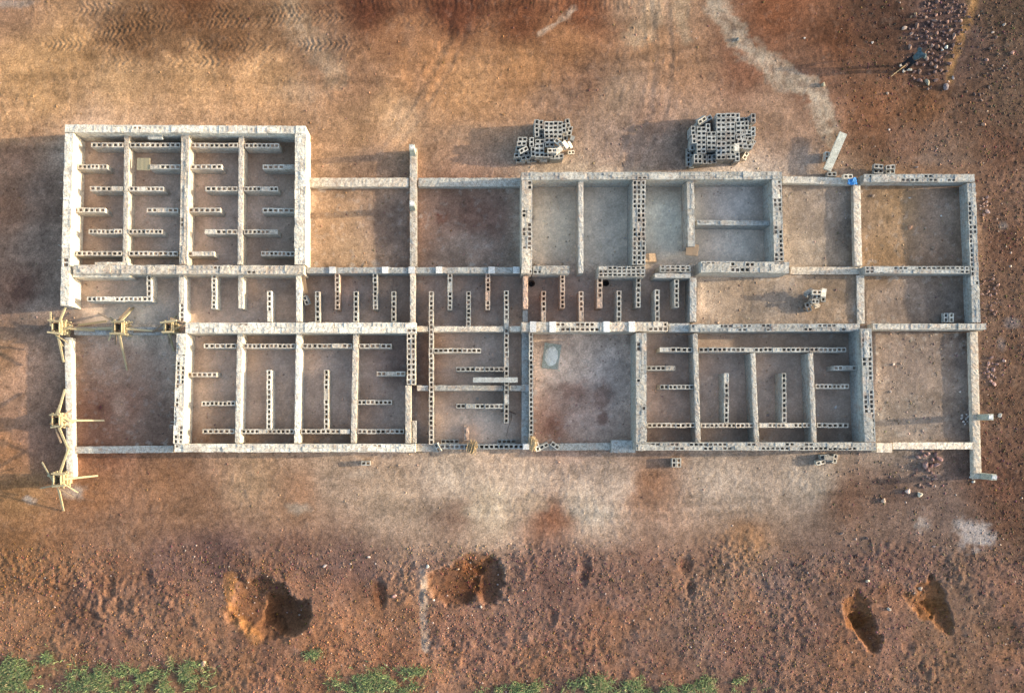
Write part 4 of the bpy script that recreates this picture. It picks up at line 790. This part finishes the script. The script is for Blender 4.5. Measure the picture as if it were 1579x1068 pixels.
for x, y, t, rz, lb, rx, tn in [(1459, 489.5, .25, 90, 'dark block of a pair in the lower right of the far right bay', 0, 'cool'), (1467.5, 489.5, .25, 90, 'pale rimmed block of a pair in the lower right of the far right bay', 0, 'white'),
        (1355, 256.5, .46, -4, 'upper left one of four blocks on the ground above the far right room', 0, 'grey'), (1373.5, 257.5, .46, 4, 'upper right one of four blocks on the ground above the far right room', 0, 'grey'),
        (1355, 264, .24, 0, 'lower left one of four blocks beside the far right room\'s top wall', 0, 'cool'), (1373, 264.5, .24, 0, 'lower right one of four blocks beside the far right room\'s top wall', 0, 'cool'),
        (1039.5, 713, .24, 90, 'left block of the pair lying below the lower right cells', 0, 'grey'), (1047, 713, .24, 90, 'right block of the pair lying below the lower right cells', 0, 'white'),
        (564, 714, .24, 0, 'lone block lying on the ground below the lower left cells', .1, 'grey'), (1266, 713, .23, 15, 'left block of the jumble below the lower right cells', .3, 'white'),
        (1277, 710, .24, -5, 'middle block of the jumble below the lower right cells', 1.2, 'cool'), (1288, 707, .24, 80, 'right block of the jumble below the lower right cells', .15, 'grey'), (1272, 704, .24, 5, 'rear block of the jumble below the lower right cells', .1, 'cool'),
        (1283, 268.5, .24, 0, 'hollow block at the lower end of the leaning slab', 0, 'grey'), (1275.5, 241, .26, 85, 'small pale block touching the left side of the leaning slab', 0, 'white'),
        (1308, 272, .56, 0, 'hollow block under the blue cloth on the low beam', 0, 'white'),
        (471.5, 463, .62, -68, 'dark hollow block leaning in the corner of the second corridor bay', .3, 'cool'), (687, 680.5, .24, 0, 'left block lying along the foot of the lintel room\'s bottom wall', 0, 'grey'),
        (700.5, 680.5, .24, 0, 'second block lying along the foot of the lintel room\'s bottom wall', 0, 'grey'), (774, 680.5, .24, 0, 'block left of centre at the foot of the lintel room\'s bottom wall, right end', 0, 'grey'), (788, 680.5, .24, 0, 'last block at the right foot of the lintel room\'s bottom wall', 0, 'grey'),
        (666, 690.5, .60, -22, 'dark tilted block beside the round brush bundle', .25, 'cool'), (674.5, 690, .78, -62, 'upturned block at the left end of the open cored bottom wall', .3, 'grey'),
        (828.5, 688.5, .49, -75, 'first of three loose blocks strung along the mixing patch room\'s bottom', 0, 'white'), (839, 687.5, .49, 25, 'second of three loose blocks strung along the mixing patch room\'s bottom', .2, 'cool'), (856, 687, .49, -35, 'third of three loose blocks strung along the mixing patch room\'s bottom', .1, 'grey'),
        (1112, 416, 1.30, 0, 'loose block on the thick wall at the upper right block\'s bottom', 0, 'grey')][:-1]:
    loose(x, y, t, rz, lb, 'loose blocks about the site', rx, 0, tn)

# ------------------------------------------------------------------ slabs, lintel, boards
def slab(name, a, c, w, th, z0, z1, label, cat, mat, tone=(1, 1, 1), jit=.004):
    A = P(*a, z0); B = P(*c, z1); d = B - A; ln = d.length
    b = MB(); n = 6
    for k in range(1):
        vs = []
        for i in range(n + 1):
            x = -ln / 2 + ln * i / n; j = lambda: random.uniform(-jit, jit)
            vs += [(x, -w / 2 + j(), -th), (x, w / 2 + j(), -th), (x, w / 2 + j(), j()), (x, -w / 2 + j(), j())]
        fs = [(4 * i + e, 4 * i + (e + 1) % 4, 4 * i + 4 + (e + 1) % 4, 4 * i + 4 + e) for i in range(n) for e in range(4)] + [(0, 1, 2, 3), (4 * n + 3, 4 * n + 2, 4 * n + 1, 4 * n)]
        b.add(vs, [f[::-1] for f in fs])
    me = b.mesh(name, [mat]); mid = (A + B) / 2
    o = link(name, me, None, mid, (0, -math.asin(d.z / ln), math.atan2(d.y, d.x)), color=tone)
    return tag(o, label, cat)
slab('concrete_slab', (1276, 262), (1301, 205), .37, .12, .34, .46, 'pale concrete slab leaning over the ground above the dusty room', 'slab', CONC, (1.12, 1.12, 1.0))
slab('concrete_lintel', (729.5, 585.5), (798.5, 585.5), .24, .16, .97, .97, 'grey concrete lintel lying across the long hollow wall', 'lintel', CONC, (.85, .9, .92))
slab('timber_board', (211, 253), (231, 253), .58, .04, .74, .78, 'yellowish board by the stub in the second upper left cell', 'board', WOOD, (1, 1, 1))
slab('timber_board', (1058, 384), (1077, 386), .55, .05, .86, .86, 'tan boards at the end of the divider in the upper right block', 'board', OLDWOOD)
slab('timber_board', (467, 424), (472, 452), .16, .04, .86, .45, 'brown plank leaning in the corner of the second corridor bay', 'board', OLDWOOD)
slab('timber_board', (993, 397), (1012, 397), .42, .04, .55, .06, 'tan board fallen beside the wall three blocks thick', 'board', OLDWOOD)
slab('timber_board', (262, 490), (282, 497), .07, .05, .96, .92, 'thin stick laid on the corner by the dark column form', 'board', OLDWOOD)
slab('concrete_block_piece', (228, 208), (250, 208), .38, .14, .9, .9, 'pale broken slab lodged under the top wall of the second upper left cell', 'slab', CONC, (1.15, 1.15, 1.1))
slab('timber_board', (116, 506), (176, 508), .09, .05, .50, .50, 'long pole on the corridor beam between the first two column forms', 'board', WOOD)
slab('timber_board', (206, 511), (258, 509), .10, .05, .50, .50, 'long pole on the corridor beam before the dark column form', 'board', OLDWOOD)
slab('timber_board', (120, 501), (164, 495), .09, .05, .07, .07, 'pole lying on the floor above the corridor beam, left bay', 'board', WOOD)
for a in [(1389, 103), ]:
    b = MB(); p, q = P(1396, 101, .03), P(1374, 118, .03); b.tube(p, q, .022, .016, 6)
    tag(b.build('wooden_stick', [BRUSH]), 'thin tan stick lying on the ground by the person', 'stick')
# mixing patch: hardened mortar in a shallow board ring
root = empty('mixing_patch', P(850, 549), R(-8)); tag(root, 'pale dried mortar on a mixing board in the dirt floored room', 'mixing board')
b = MB(); n = 28; vs = []; 
for r, z in ((1.0, .03), (.8, .075), (.45, .10)):
    for k in range(n):
        a = 2 * math.pi * k / n; s = 1 / max(abs(math.cos(a)) ** 1.6 + abs(math.sin(a)) ** 1.6, .2) ** .6 * r * (1 + .07 * random.uniform(-1, 1)); vs.append((math.cos(a) * .36 * s, math.sin(a) * .52 * s, z + random.uniform(-.01, .01)))
vs.append((0, 0, .11)); fs = [(r * n + k, r * n + (k + 1) % n, (r + 1) * n + (k + 1) % n, (r + 1) * n + k) for r in range(2) for k in range(n)] + [(2 * n + k, 2 * n + (k + 1) % n, 3 * n) for k in range(n)]
b.add(vs, fs); b.build('dried_mortar', [WHITEPAD], root, color=(.95, 1, .98))
b = MB(); b.box(-.42, -.62, .0, .42, .62, .03, 0, .03); b.build('board', [CONC], root, color=(.62, .68, .62))
# black buckets
for x, y, lb in ((819.5, 437.5, 'black bucket in the corridor beside the divider with a reddish head'), (933.5, 436.8, 'black bucket in the corridor beside the brown red stub')):
    p = P(x, y, .2); root = empty('bucket', (p.x, p.y, 0)); tag(root, lb, 'bucket', 'black buckets in the corridor')
    b = MB(); n = 16; prof = [(.0, .03), (.11, .03), (.15, .28), (.165, .30), (.155, .30), (.135, .27), (.105, .06), (.0, .06)]; vs = []
    for r, z in prof: vs += [(r * math.cos(2 * math.pi * k / n), r * math.sin(2 * math.pi * k / n), z) for k in range(n)]
    b.add(vs, [(i * n + k, i * n + (k + 1) % n, (i + 1) * n + (k + 1) % n, (i + 1) * n + k) for i in range(len(prof) - 1) for k in range(n)]); pail = b.build('pail', [BLACKPL], root)
    b = MB(); q = [Vector((.16 * math.cos(a), .09 * math.sin(a) + .02, .29 + .02 * math.sin(a))) for a in np.linspace(0, math.pi, 9)]
    for u, v in zip(q[:-1], q[1:]): b.tube(u, v, .006, .006, 4)
    b.build('handle', [STEEL], pail)
# cloths
def rag(px, py, z, sx, sy, label, mat, seed):
    n = 14; g = np.linspace(-1, 1, n); U, V = np.meshgrid(g, g, indexing='ij'); u = U.ravel(); v = V.ravel()
    h = fbm(u * 2, v * 2, .9, 3, seed) * .07 + .05 - .10 * np.clip(np.hypot(u, v) - .75, 0, 1)
    k = 1 + .22 * fbm(u * 3 + 5, v * 3, 1.1, 2, seed + 3); p = P(px, py, z)
    b = MB(); b.add([(p.x + a * sx * c, p.y + d * sy * c, z + e) for a, d, e, c in zip(u, v, h, k)], [(i * n + j, (i + 1) * n + j, (i + 1) * n + j + 1, i * n + j + 1) for i in range(n - 1) for j in range(n - 1)])
    o = b.build('cloth', [mat]); md = o.modifiers.new('thickness', 'SOLIDIFY'); md.thickness = .012
    return tag(o, label, 'cloth')
rag(1314, 279.5, .50, .22, .17, 'crumpled blue cloth on the low beam corner', BLUE, 4)
# brush bundles
def bundle(px, py, z, rz, ln, wd, label, tall=.16, n=60):
    p = P(px, py, z); root = empty('brush_bundle', p, R(rz)); tag(root, label, 'brush bundle', 'dry brush bundles on the bottom wall')
    b = MB()
    for k in range(n):
        y = random.gauss(0, wd / 3); zz = random.uniform(.01, tall); a = random.uniform(-.35, .35); l = ln * random.uniform(.5, 1) / 2; x = random.uniform(-.2, .2) * ln
        b.tube((x - l * math.cos(a), y - l * math.sin(a), zz), (x + l * math.cos(a), y + l * math.sin(a), zz + random.uniform(-.03, .05)), .014, .009, 4)
    o = b.build('stalks', [BRUSH], root); o['kind'] = 'stuff'
    b = MB()
    for e in (-1, 1): b.tube((e * .1, -wd / 2, tall * .6), (e * .1, wd / 2, tall * .75), .02, .02, 5)
    b.build('tie', [OLDWOOD], root)
bundle(648, 690, .36, 60, .42, .32, 'round brush bundle at the broken beam end, left one of three')
bundle(728, 688, .76, 80, .60, .30, 'tall brush bundle lying over the open cored wall, middle one of three')
bundle(821.5, 684, .92, 85, .62, .22, 'tan brush bundle on the corner by the dirt floored room, right one of three')
# tangle of tie wire hanging by the long hollow wall
b = MB(); q = [P(788, 633, .05), P(789, 645, .03), P(784, 658, .03), P(781, 672, .03)]
for u, v in zip(q[:-1], q[1:]): b.tube(u, v, .008, .008, 4)
q = [P(772, 634, .04), P(786, 634, .10), P(796, 638, .04)]
for u, v in zip(q[:-1], q[1:]): b.tube(u, v, .03, .02, 5)
tag(b.build('tie_wire', [STEEL]), 'dark crooked stick with trailing wire by the long hollow wall', 'wire')

# ------------------------------------------------------------------ person
def skinmesh(name, verts, edges, rad, mat, parent):
    me = bpy.data.meshes.new(name); me.from_pydata(verts, edges, []); me.materials.append(mat)
    o = link(name, me, parent)
    md = o.modifiers.new('skin', 'SKIN'); md.use_smooth_shade = True
    sv = me.skin_vertices[0].data if me.skin_vertices else None
    if sv is None:
        bpy.context.view_layer.objects.active = o; bpy.ops.mesh.customdata_skin_add(); sv = me.skin_vertices[0].data
    for k, r in enumerate(rad): sv[k].radius = (r, r) if not isinstance(r, tuple) else r
    sv[0].use_root = True
    s = o.modifiers.new('sub', 'SUBSURF'); s.levels = 1; s.render_levels = 2
    return o
fp = P(1393, 104); pr = empty('person', (fp.x, fp.y, gz(fp.x, fp.y)), R(38)); tag(pr, 'person in teal top and black trousers stooping beside the stone heap', 'person')
# facing +x; pelvis, spine, neck, head, arms reaching down-forward, legs
V = [(0, 0, .84), (.12, 0, 1.02), (.27, 0, 1.20), (.38, 0, 1.31), (.45, 0, 1.37), (.53, 0, 1.43),
     (.29, .17, 1.20), (.40, .24, .98), (.56, .22, .80), (.29, -.17, 1.20), (.36, -.27, .96), (.48, -.26, .74),
     (0, .10, .80), (.06, .13, .46), (-.04, .15, .09), (0, -.10, .80), (.02, -.13, .46), (-.10, -.16, .09)]
Eg = [(0, 1), (1, 2), (2, 3), (3, 4), (4, 5), (2, 6), (6, 7), (7, 8), (2, 9), (9, 10), (10, 11), (0, 12), (12, 13), (13, 14), (0, 15), (15, 16), (16, 17)]
rd = [.12, .12, .125, .052, .085, .088, .06, .045, .032, .06, .045, .032, .085, .06, .04, .085, .06, .04]
body = skinmesh('body', V, Eg, rd, SKIN, pr)
def sub(name, ids, mat, grow):
    mp = {v: i for i, v in enumerate(ids)}
    return skinmesh(name, [V[i] for i in ids], [(mp[a], mp[c]) for a, c in Eg if a in mp and c in mp], [rd[i] + grow for i in ids], mat, pr)
sub('shirt', [2, 1, 0, 6, 7, 9, 10], SHIRT, .035)
sub('trousers', [0, 12, 13, 14, 15, 16, 17], TROUS, .025)
for s, (ax, ay) in ((1, (-.04, .15)), (-1, (-.10, -.16))):
    b = MB(); b.box(ax - .07, ay - .05, .0, ax + .19, ay + .05, .07, 0, .006); b.build('sandal', [SANDAL], pr)
skinmesh('hair', [(.46, 0, 1.42), (.51, 0, 1.49)], [(0, 1)], [.09, .08], HAIR, body)
for s, (hx, hy, hz) in ((1, (.56, .22, .80)), (-1, (.48, -.26, .74))):
    b = MB()
    b.beam((hx, hy, hz), (hx + .04, hy, hz - .09), .075, .03)
    for k in range(4): b.tube((hx + .04, hy - .03 + .02 * k, hz - .085), (hx + .065 + .004 * k, hy - .032 + .021 * k, hz - .165 + .008 * abs(k - 1.5)), .009, .007, 6)
    b.tube((hx + .02, hy - s * .035, hz - .03), (hx + .06, hy - s * .06, hz - .09), .011, .008, 6)
    b.build('hand', [SKIN], body)
rag(1399, 108, .02, .22, .05, 'pale cloth strip on the ground at the person\'s feet', RAG, 14)

# ------------------------------------------------------------------ rocks
def rock_mesh(seed):
    r = random.Random(seed); t = (1 + 5 ** .5) / 2
    vs = [(-1, t, 0), (1, t, 0), (-1, -t, 0), (1, -t, 0), (0, -1, t), (0, 1, t), (0, -1, -t), (0, 1, -t), (t, 0, -1), (t, 0, 1), (-t, 0, -1), (-t, 0, 1)]
    fs = [(0, 11, 5), (0, 5, 1), (0, 1, 7), (0, 7, 10), (0, 10, 11), (1, 5, 9), (5, 11, 4), (11, 10, 2), (10, 7, 6), (7, 1, 8), (3, 9, 4), (3, 4, 2), (3, 2, 6), (3, 6, 8), (3, 8, 9), (4, 9, 5), (2, 4, 11), (6, 2, 10), (8, 6, 7), (9, 8, 1)]
    vs = [Vector(v).normalized() for v in vs]; cache = {}
    def mid(a, b_):
        k = (min(a, b_), max(a, b_))
        if k not in cache: cache[k] = len(vs); vs.append(((vs[a] + vs[b_]) / 2).normalized())
        return cache[k]
    nf = []
    for a, b_, c in fs: x, y, z = mid(a, b_), mid(b_, c), mid(c, a); nf += [(a, x, z), (b_, y, x), (c, z, y), (x, y, z)]
    pl = [(Vector((r.gauss(0, 1), r.gauss(0, 1), r.gauss(0, 1))).normalized(), r.uniform(.42, .8)) for _ in range(11)]
    sc = Vector((r.uniform(.8, 1.15), r.uniform(.6, .95), r.uniform(.5, .8))); out = []
    for v in vs:
        k = 1.0
        for n_, d in pl:
            e = v.dot(n_)
            if e > d: k = min(k, d / e)
        v = v * k * r.uniform(.90, 1.08); out.append((v.x * sc.x * .5, v.y * sc.y * .5, v.z * sc.z * .5))
    b = MB(); b.add(out, nf); return b.mesh('rock', [ROCK])
ROCKS = [rock_mesh(k) for k in range(9)]
PURPLE = [(.17, .11, .10), (.20, .125, .11), (.13, .09, .085), (.22, .135, .115), (.27, .19, .16), (.17, .11, .09)]
def rock(px, py, size, label, group, c=None, lift=0.0):
    p = P(px, py); z = gz(p.x, p.y) + size * .08 + lift
    o = link('rock', random.choice(ROCKS), None, (p.x, p.y, z), (random.uniform(-.4, .4), random.uniform(-.4, .4), random.uniform(0, 6.3)), (size,) * 3, np.array(c or random.choice(PURPLE)) * random.uniform(.85, 1.2))
    return tag(o, label, 'rock', group)
rr = random.Random(3); placed = []
def scatter(n, cx, cy, rx, ry, s0, s1, label, group, cols=None, pile=0.0, tilt=0.0):
    k = tries = 0
    while k < n and tries < n * 40:
        tries += 1; a = rr.uniform(0, 6.283); d = rr.random() ** .6; x = cx + math.cos(a) * rx * d + tilt * math.sin(a) * ry * d; y = cy + math.sin(a) * ry * d; s = rr.uniform(s0, s1)
        if any((x - u) ** 2 + (y - v) ** 2 < ((s + t) * .36 * K) ** 2 for u, v, t in placed): continue
        placed.append((x, y, s)); rock(x, y, s, label, group, rr.choice(cols) if cols else None, pile * (1 - d)); k += 1
scatter(110, 1440, 62, 44, 76, .10, .36, 'purple brown stone in the loose heap beside the person', 'stones of the heap by the person', None, .05, -.18)
scatter(26, 1462, 30, 34, 34, .14, .26, 'small dark stone on the upper right fringe of the big heap', 'stones fringing the heap', PURPLE[:3])
scatter(34, 1525, 90, 48, 80, .10, .24, 'small brown stone scattered between the yellow streak and the right edge', 'stones right of the yellow streak', [(.17, .12, .10), (.22, .15, .12), (.13, .09, .08)])
scatter(13, 1432, 708, 18, 18, .28, .50, 'pinkish stone in the heap below the far right low beam', 'stones below the far right beam', [(.25, .15, .14), (.20, .13, .12), (.29, .19, .17)], .15)
scatter(12, 1428, 735, 24, 16, .16, .34, 'smaller stone below the pinkish stone heap', 'stones trailing below the pinkish heap', PURPLE)
scatter(12, 1527, 570, 11, 22, .16, .36, 'stone in the cluster right of the far right low beam', 'stone cluster at the right edge', [(.34, .24, .22), (.28, .19, .18), (.24, .16, .15)])
scatter(10, 1517, 318, 9, 16, .16, .34, 'stone in the small cluster outside the building\'s right wall, upper part', 'upper right wall stones', [(.32, .23, .2), (.25, .17, .15), (.4, .3, .27)])
scatter(22, 1526, 455, 14, 40, .12, .28, 'small stone outside the building\'s right wall, beside the far right bay', 'right wall stones', [(.3, .2, .17), (.22, .14, .12)])
scatter(8, 1487, 645, 6, 9, .14, .26, 'pale rubble piece left of the upper far right column', 'rubble by the upper right column', [(.42, .41, .39), (.35, .33, .31)])
scatter(6, 1500, 736, 6, 8, .14, .24, 'pale rubble piece left of the bottom far right column', 'rubble by the bottom right column', [(.45, .45, .43), (.38, .36, .34)])
for a in [(1403.5, 350.5, .40, 'tan boulder casting a long shadow in the far upper right room', (.45, .25, .15)), (1438.5, 383, .38, 'round brown boulder in the far upper right room', (.30, .22, .16)), (1427, 352, .16, 'small tan stone between boulders in the far upper right room', (.4, .3, .22)),
          (1346, 302, .22, 'pale stone in the upper left of the far upper right room', (.42, .33, .25)), (1402, 305, .16, 'grey stone near the top of the far upper right room', (.42, .4, .36)), (1451, 333, .2, 'white stone lying in the right of the far upper right room', (.6, .56, .5)),
          (1412, 22, .30, 'orange tan stone at the left tip of the big heap', (.45, .30, .17)), (1405, 26, .22, 'smaller orange tan stone at the left tip of the big heap', (.4, .27, .16)), (1394, 44, .30, 'pale flat stone left of the big heap', (.42, .33, .27)),
          (1561, 82, .36, 'pinkish boulder at the right edge near the top', (.42, .25, .2)), (1521, 92, .3, 'flat pinkish stone right of the yellow streak', (.33, .22, .2)), (1531, 50, .2, 'pale tan stone right of the yellow streak', (.5, .4, .33)), (1549, 38, .24, 'grey tan stone high at the right edge', (.33, .28, .24)),
          (1459, 73, .34, 'pale grey block like stone inside the big heap', (.55, .58, .54)), (1453, 77, .22, 'small pale grey stone inside the big heap', (.5, .52, .48)), (1429, 127, .42, 'olive grey stone below the big heap', (.36, .34, .26)), (1458, 135, .5, 'large grey purple boulder at the bottom of the big heap', (.22, .19, .2)), (1470, 120, .25, 'pale stone at the lower right of the big heap', (.42, .36, .34)),
          (1345, 66, .22, 'white stone on the dark earth left of the big heap', (.62, .56, .5)), (1240, 60, .18, 'tiny white stone beside the pale track', (.62, .58, .5)), (1368, 144, .26, 'tan stone below the person', (.45, .33, .25)), (1268, 132, .34, 'greenish stone on the bend of the pale track', (.30, .28, .2)), (1137, 62, .34, 'dark stone half buried in the pale track', (.2, .2, .18)),
          (1371, 200, .18, 'pale pebble above the four loose blocks', (.6, .5, .42)), (1517, 192, .30, 'pinkish stone on the dark ground at upper right', (.42, .25, .17)), (1413, 258, .2, 'grey stone beside the four loose blocks', (.36, .3, .28)),
          (1541, 640, .36, 'pale boulder right of the upper far right column', (.46, .45, .40)), (1398, 757, .42, 'cream faced boulder below the lower right low beam', (.45, .36, .32)), (1418, 762, .40, 'long pale splinter of stone below the pinkish heap', (.50, .46, .36)), (1361, 772, .38, 'tan boulder on the bank below the lower right cells', (.42, .32, .25)),
          (1548, 556, .30, 'pinkish boulder above the stone cluster at the right edge', (.45, .30, .25)), (1533, 592, .30, 'pink stone under the stone cluster at the right edge', (.45, .28, .24)), (659, 873, .34, 'pale grey boulder left of the middle pit', (.5, .5, .48)), (706, 878, .24, 'brown stone inside the middle pit', (.3, .2, .14)), (669, 925, .2, 'pale stone at the lower left of the middle pit', (.5, .45, .4)),
          (742, 935, .2, 'pale stone at the lower right of the middle pit', (.5, .42, .36)), (784, 924, .26, 'dusty stone right of the middle pit', (.35, .25, .2)), (608, 918, .32, 'purplish stone right of the narrow pit', (.32, .2, .18)), (501, 872, .28, 'pale stone on the spoil right of the big pit', (.42, .36, .34)), (569, 858, .2, 'pale stone above the narrow pit', (.42, .36, .34)),
          (314, 1022, .42, 'tan wedge shaped rock above the grass at lower left', (.45, .30, .2)), (1370, 938, .34, 'grey stone between the two right hand pits', (.36, .33, .3)), (1421, 907, .34, 'pale stone on the rim of the right hand pit', (.5, .38, .28)), (1337, 895, .26, 'pale stone above the slanting pit', (.45, .38, .3)), (1298, 822, .26, 'dark stone on the bank at right', (.24, .17, .14)), (1337, 829, .24, 'small dark stone on the bank, further right', (.22, .15, .13)), (1440, 842, .18, 'grey stone below the white dust patch', (.35, .3, .29)),
          (1377, 562, .2, 'white stone in the left of the far lower right room', (.58, .5, .45)), (1373, 604, .2, 'grey stone in the far lower right room below the white one', (.4, .36, .34)), (1480, 604, .2, 'pale stone in the right of the far lower right room', (.5, .45, .4)), (1288, 628, .24, 'white stone in the rightmost lower right cell', (.62, .6, .57)), (1261, 640, .14, 'tiny white stone in the rightmost lower right cell', (.55, .5, .48)), (1184, 640, .26, 'grey lump in the third lower right cell', (.32, .27, .25)), (736, 614, .22, 'grey stone beneath the crossing beam of the lintel room', (.42, .39, .35)), (963, 367, .18, 'pale lump against the wall three blocks thick', (.5, .48, .46))]:
    rock(a[0], a[1], a[2], a[3], 'single stones about the site', a[4])

# gravel and clods too small and too many to count
def gravel(name, n, zone, s0, s1, label, seed):
    g = np.random.default_rng(seed); px = np.zeros(0); py = np.zeros(0)
    while len(px) < n:
        x = g.uniform(-20, 1600, n * 2); y = g.uniform(-20, 1090, n * 2); k = g.random(n * 2) < zone(x, y, g); px = np.concatenate([px, x[k]]); py = np.concatenate([py, y[k]])
    px = px[:n]; py = py[:n]; x = (px - CX) / K; y = (CY - py) / K
    i = np.clip(np.searchsorted(gx, x), 0, nx - 1); j = np.clip(np.searchsorted(gy, y), 0, ny - 1); z = Zg[j, i]
    base = np.array([(1, 0, 0), (-.2, 1, 0), (-1, -.1, 0), (.1, -1, 0), (.1, .1, .5), (-.1, 0, -.5)], float)
    s = s0 + (s1 - s0) * g.random(n) ** 2.6; v = base[None] * (1 + .5 * (g.random((n, 6, 3)) - .5)) * s[:, None, None] * .5
    a = g.uniform(0, 6.283, n); c, si = np.cos(a)[:, None], np.sin(a)[:, None]
    vx = v[..., 0] * c - v[..., 1] * si + x[:, None]; vy = v[..., 0] * si + v[..., 1] * c + y[:, None]; vz = v[..., 2] + (z + s * .02)[:, None]
    tri = np.array([(0, 1, 4), (1, 2, 4), (2, 3, 4), (3, 0, 4), (1, 0, 5), (2, 1, 5), (3, 2, 5), (0, 3, 5)])
    fc = (tri[None] + (np.arange(n) * 6)[:, None, None]).reshape(-1, 3)
    me = bpy.data.meshes.new(name); me.vertices.add(n * 6); me.vertices.foreach_set('co', np.stack([vx, vy, vz], -1).astype(np.float32).ravel())
    me.loops.add(fc.size); me.loops.foreach_set('vertex_index', fc.astype(np.int32).ravel()); me.polygons.add(len(fc)); me.polygons.foreach_set('loop_start', (np.arange(len(fc)) * 3).astype(np.int32)); me.update(calc_edges=True)
    base_c = C.reshape(ny, nx, 3)[j, i]; tint = base_c * (0.7 + .75 * g.random((n, 1)) ** 1.5) + g.normal(0, .012, (n, 3)); pale = g.random(n) < .015; tint[pale] = tint[pale] * .5 + np.array([.33, .28, .25])
    tint = np.clip(tint, .02, .7); cc = np.concatenate([np.repeat(tint, 6, 0), np.ones((n * 6, 1))], 1)
    me.color_attributes.new('tint', 'FLOAT_COLOR', 'POINT').data.foreach_set('color', cc.astype(np.float32).ravel()); me.materials.append(PEBBLE)
    return tag(link(name, me), label, 'gravel', kind='stuff')
def zone_a(x, y, g):
    w = np.where(y > 835, np.clip((y - 825) / 40, 0, 1) * (.45 + .55 * (fbm(x / K, y / K, 3.0, 3, 91) > -.05)), 0.015)
    w = np.where((x > 1512), np.maximum(w, .55), w); w = np.where((x > 1290) & (y < 262), np.maximum(w, .30), w); w = np.where((y > 700) & (y <= 835) & (x > 1280), np.maximum(w, .25), w)
    w = np.where((x > 1350) & (x < 1495) & (y > 512) & (y < 680), .16, w); w = np.where((x > 1205) & (x < 1490) & (y > 285) & (y < 495), np.maximum(w, .06), w); w = np.where((x > 820) & (x < 980) & (y > 515) & (y < 680), .10, w)
    inb = (x > 95) & (x < 1512) & (y > 190) & (y < 700) & ~((x > 474) & (x < 800) & (y < 268)); big = (x > 1205) | ((x > 820) & (x < 980) & (y > 512))
    return np.where(inb & ~big, 0.06, w)
gravel('gravel', 52000, zone_a, .02, .13, 'loose reddish gravel and clods over the spoil and site edges', 5)

# ------------------------------------------------------------------ grass
def grass(spots, label, seed):
    g = np.random.default_rng(seed); vs = []; fs = []; cs = []
    for cx, cy, rx, ry, n in spots:
        for _ in range(int(n * 2.3)):
            a = g.uniform(0, 6.283); d = abs(g.normal(0, .55)); px = cx + math.cos(a) * rx * d; py = cy + math.sin(a) * ry * d
            if vnoise(np.array([px / 11.]), np.array([py / 11.]), 5)[0] < -.02 + .35 * (g.random() - .5): continue
            x, y = (px - CX) / K, (CY - py) / K; z = gz(x, y)
            for _b in range(4):
                th = g.uniform(0, 6.283); sz = g.uniform(.5, 1.3) if g.random() < .9 else g.uniform(1.5, 2.3); ln = g.uniform(.08, .24) * sz; up = g.uniform(.03, .12) * sz; w = g.uniform(.007, .018); bx, by = x + g.normal(0, .03), y + g.normal(0, .03)
                ux, uy = math.cos(th), math.sin(th); k = len(vs)
                vs += [(bx - uy * w, by + ux * w, z), (bx + uy * w, by - ux * w, z), (bx + ux * ln * .55 + uy * w * .8, by + uy * ln * .55 - ux * w * .8, z + up), (bx + ux * ln * .55 - uy * w * .8, by + uy * ln * .55 + ux * w * .8, z + up), (bx + ux * ln, by + uy * ln, z + up * .8)]
                fs += [(k, k + 1, k + 2, k + 3), (k + 3, k + 2, k + 4)]; q = g.uniform(.45, 1.5); dry = g.random() < .25
                cs += [((.26, .21, .11) if dry else (.165 * q, .215 * q, .085 * q)) + (1,)] * 5
    me = bpy.data.meshes.new('grass'); me.from_pydata(vs, [], fs); me.color_attributes.new('tint', 'FLOAT_COLOR', 'POINT').data.foreach_set('color', np.array(cs, np.float32).ravel())
    m, t, b = nodes('grass_blade'); a = N(t, 'ShaderNodeVertexColor'); a.layer_name = 'tint'; L(t, a.outputs[0], b.inputs['Base Color']); b.inputs['Roughness'].default_value = .6
    me.materials.append(m); return tag(link('grass', me), label, 'grass', kind='stuff')
grass([(18, 1035, 34, 22, 520), (20, 1062, 40, 14, 420), (150, 1050, 52, 24, 900), (215, 1045, 40, 18, 420), (285, 1035, 34, 22, 520), (250, 1058, 60, 12, 350), (570, 1056, 52, 20, 1100), (620, 1062, 30, 10, 200), (482, 1008, 14, 8, 60),
       (820, 1062, 48, 12, 420), (920, 1057, 36, 16, 520), (985, 1058, 30, 14, 300), (1040, 1064, 30, 10, 160), (1095, 1058, 50, 14, 420), (1140, 1056, 26, 10, 160), (640, 1034, 30, 8, 60), (75, 1015, 12, 16, 60), (760, 1066, 30, 8, 100)], 'patchy green grass along the bottom edge of the site', 3)
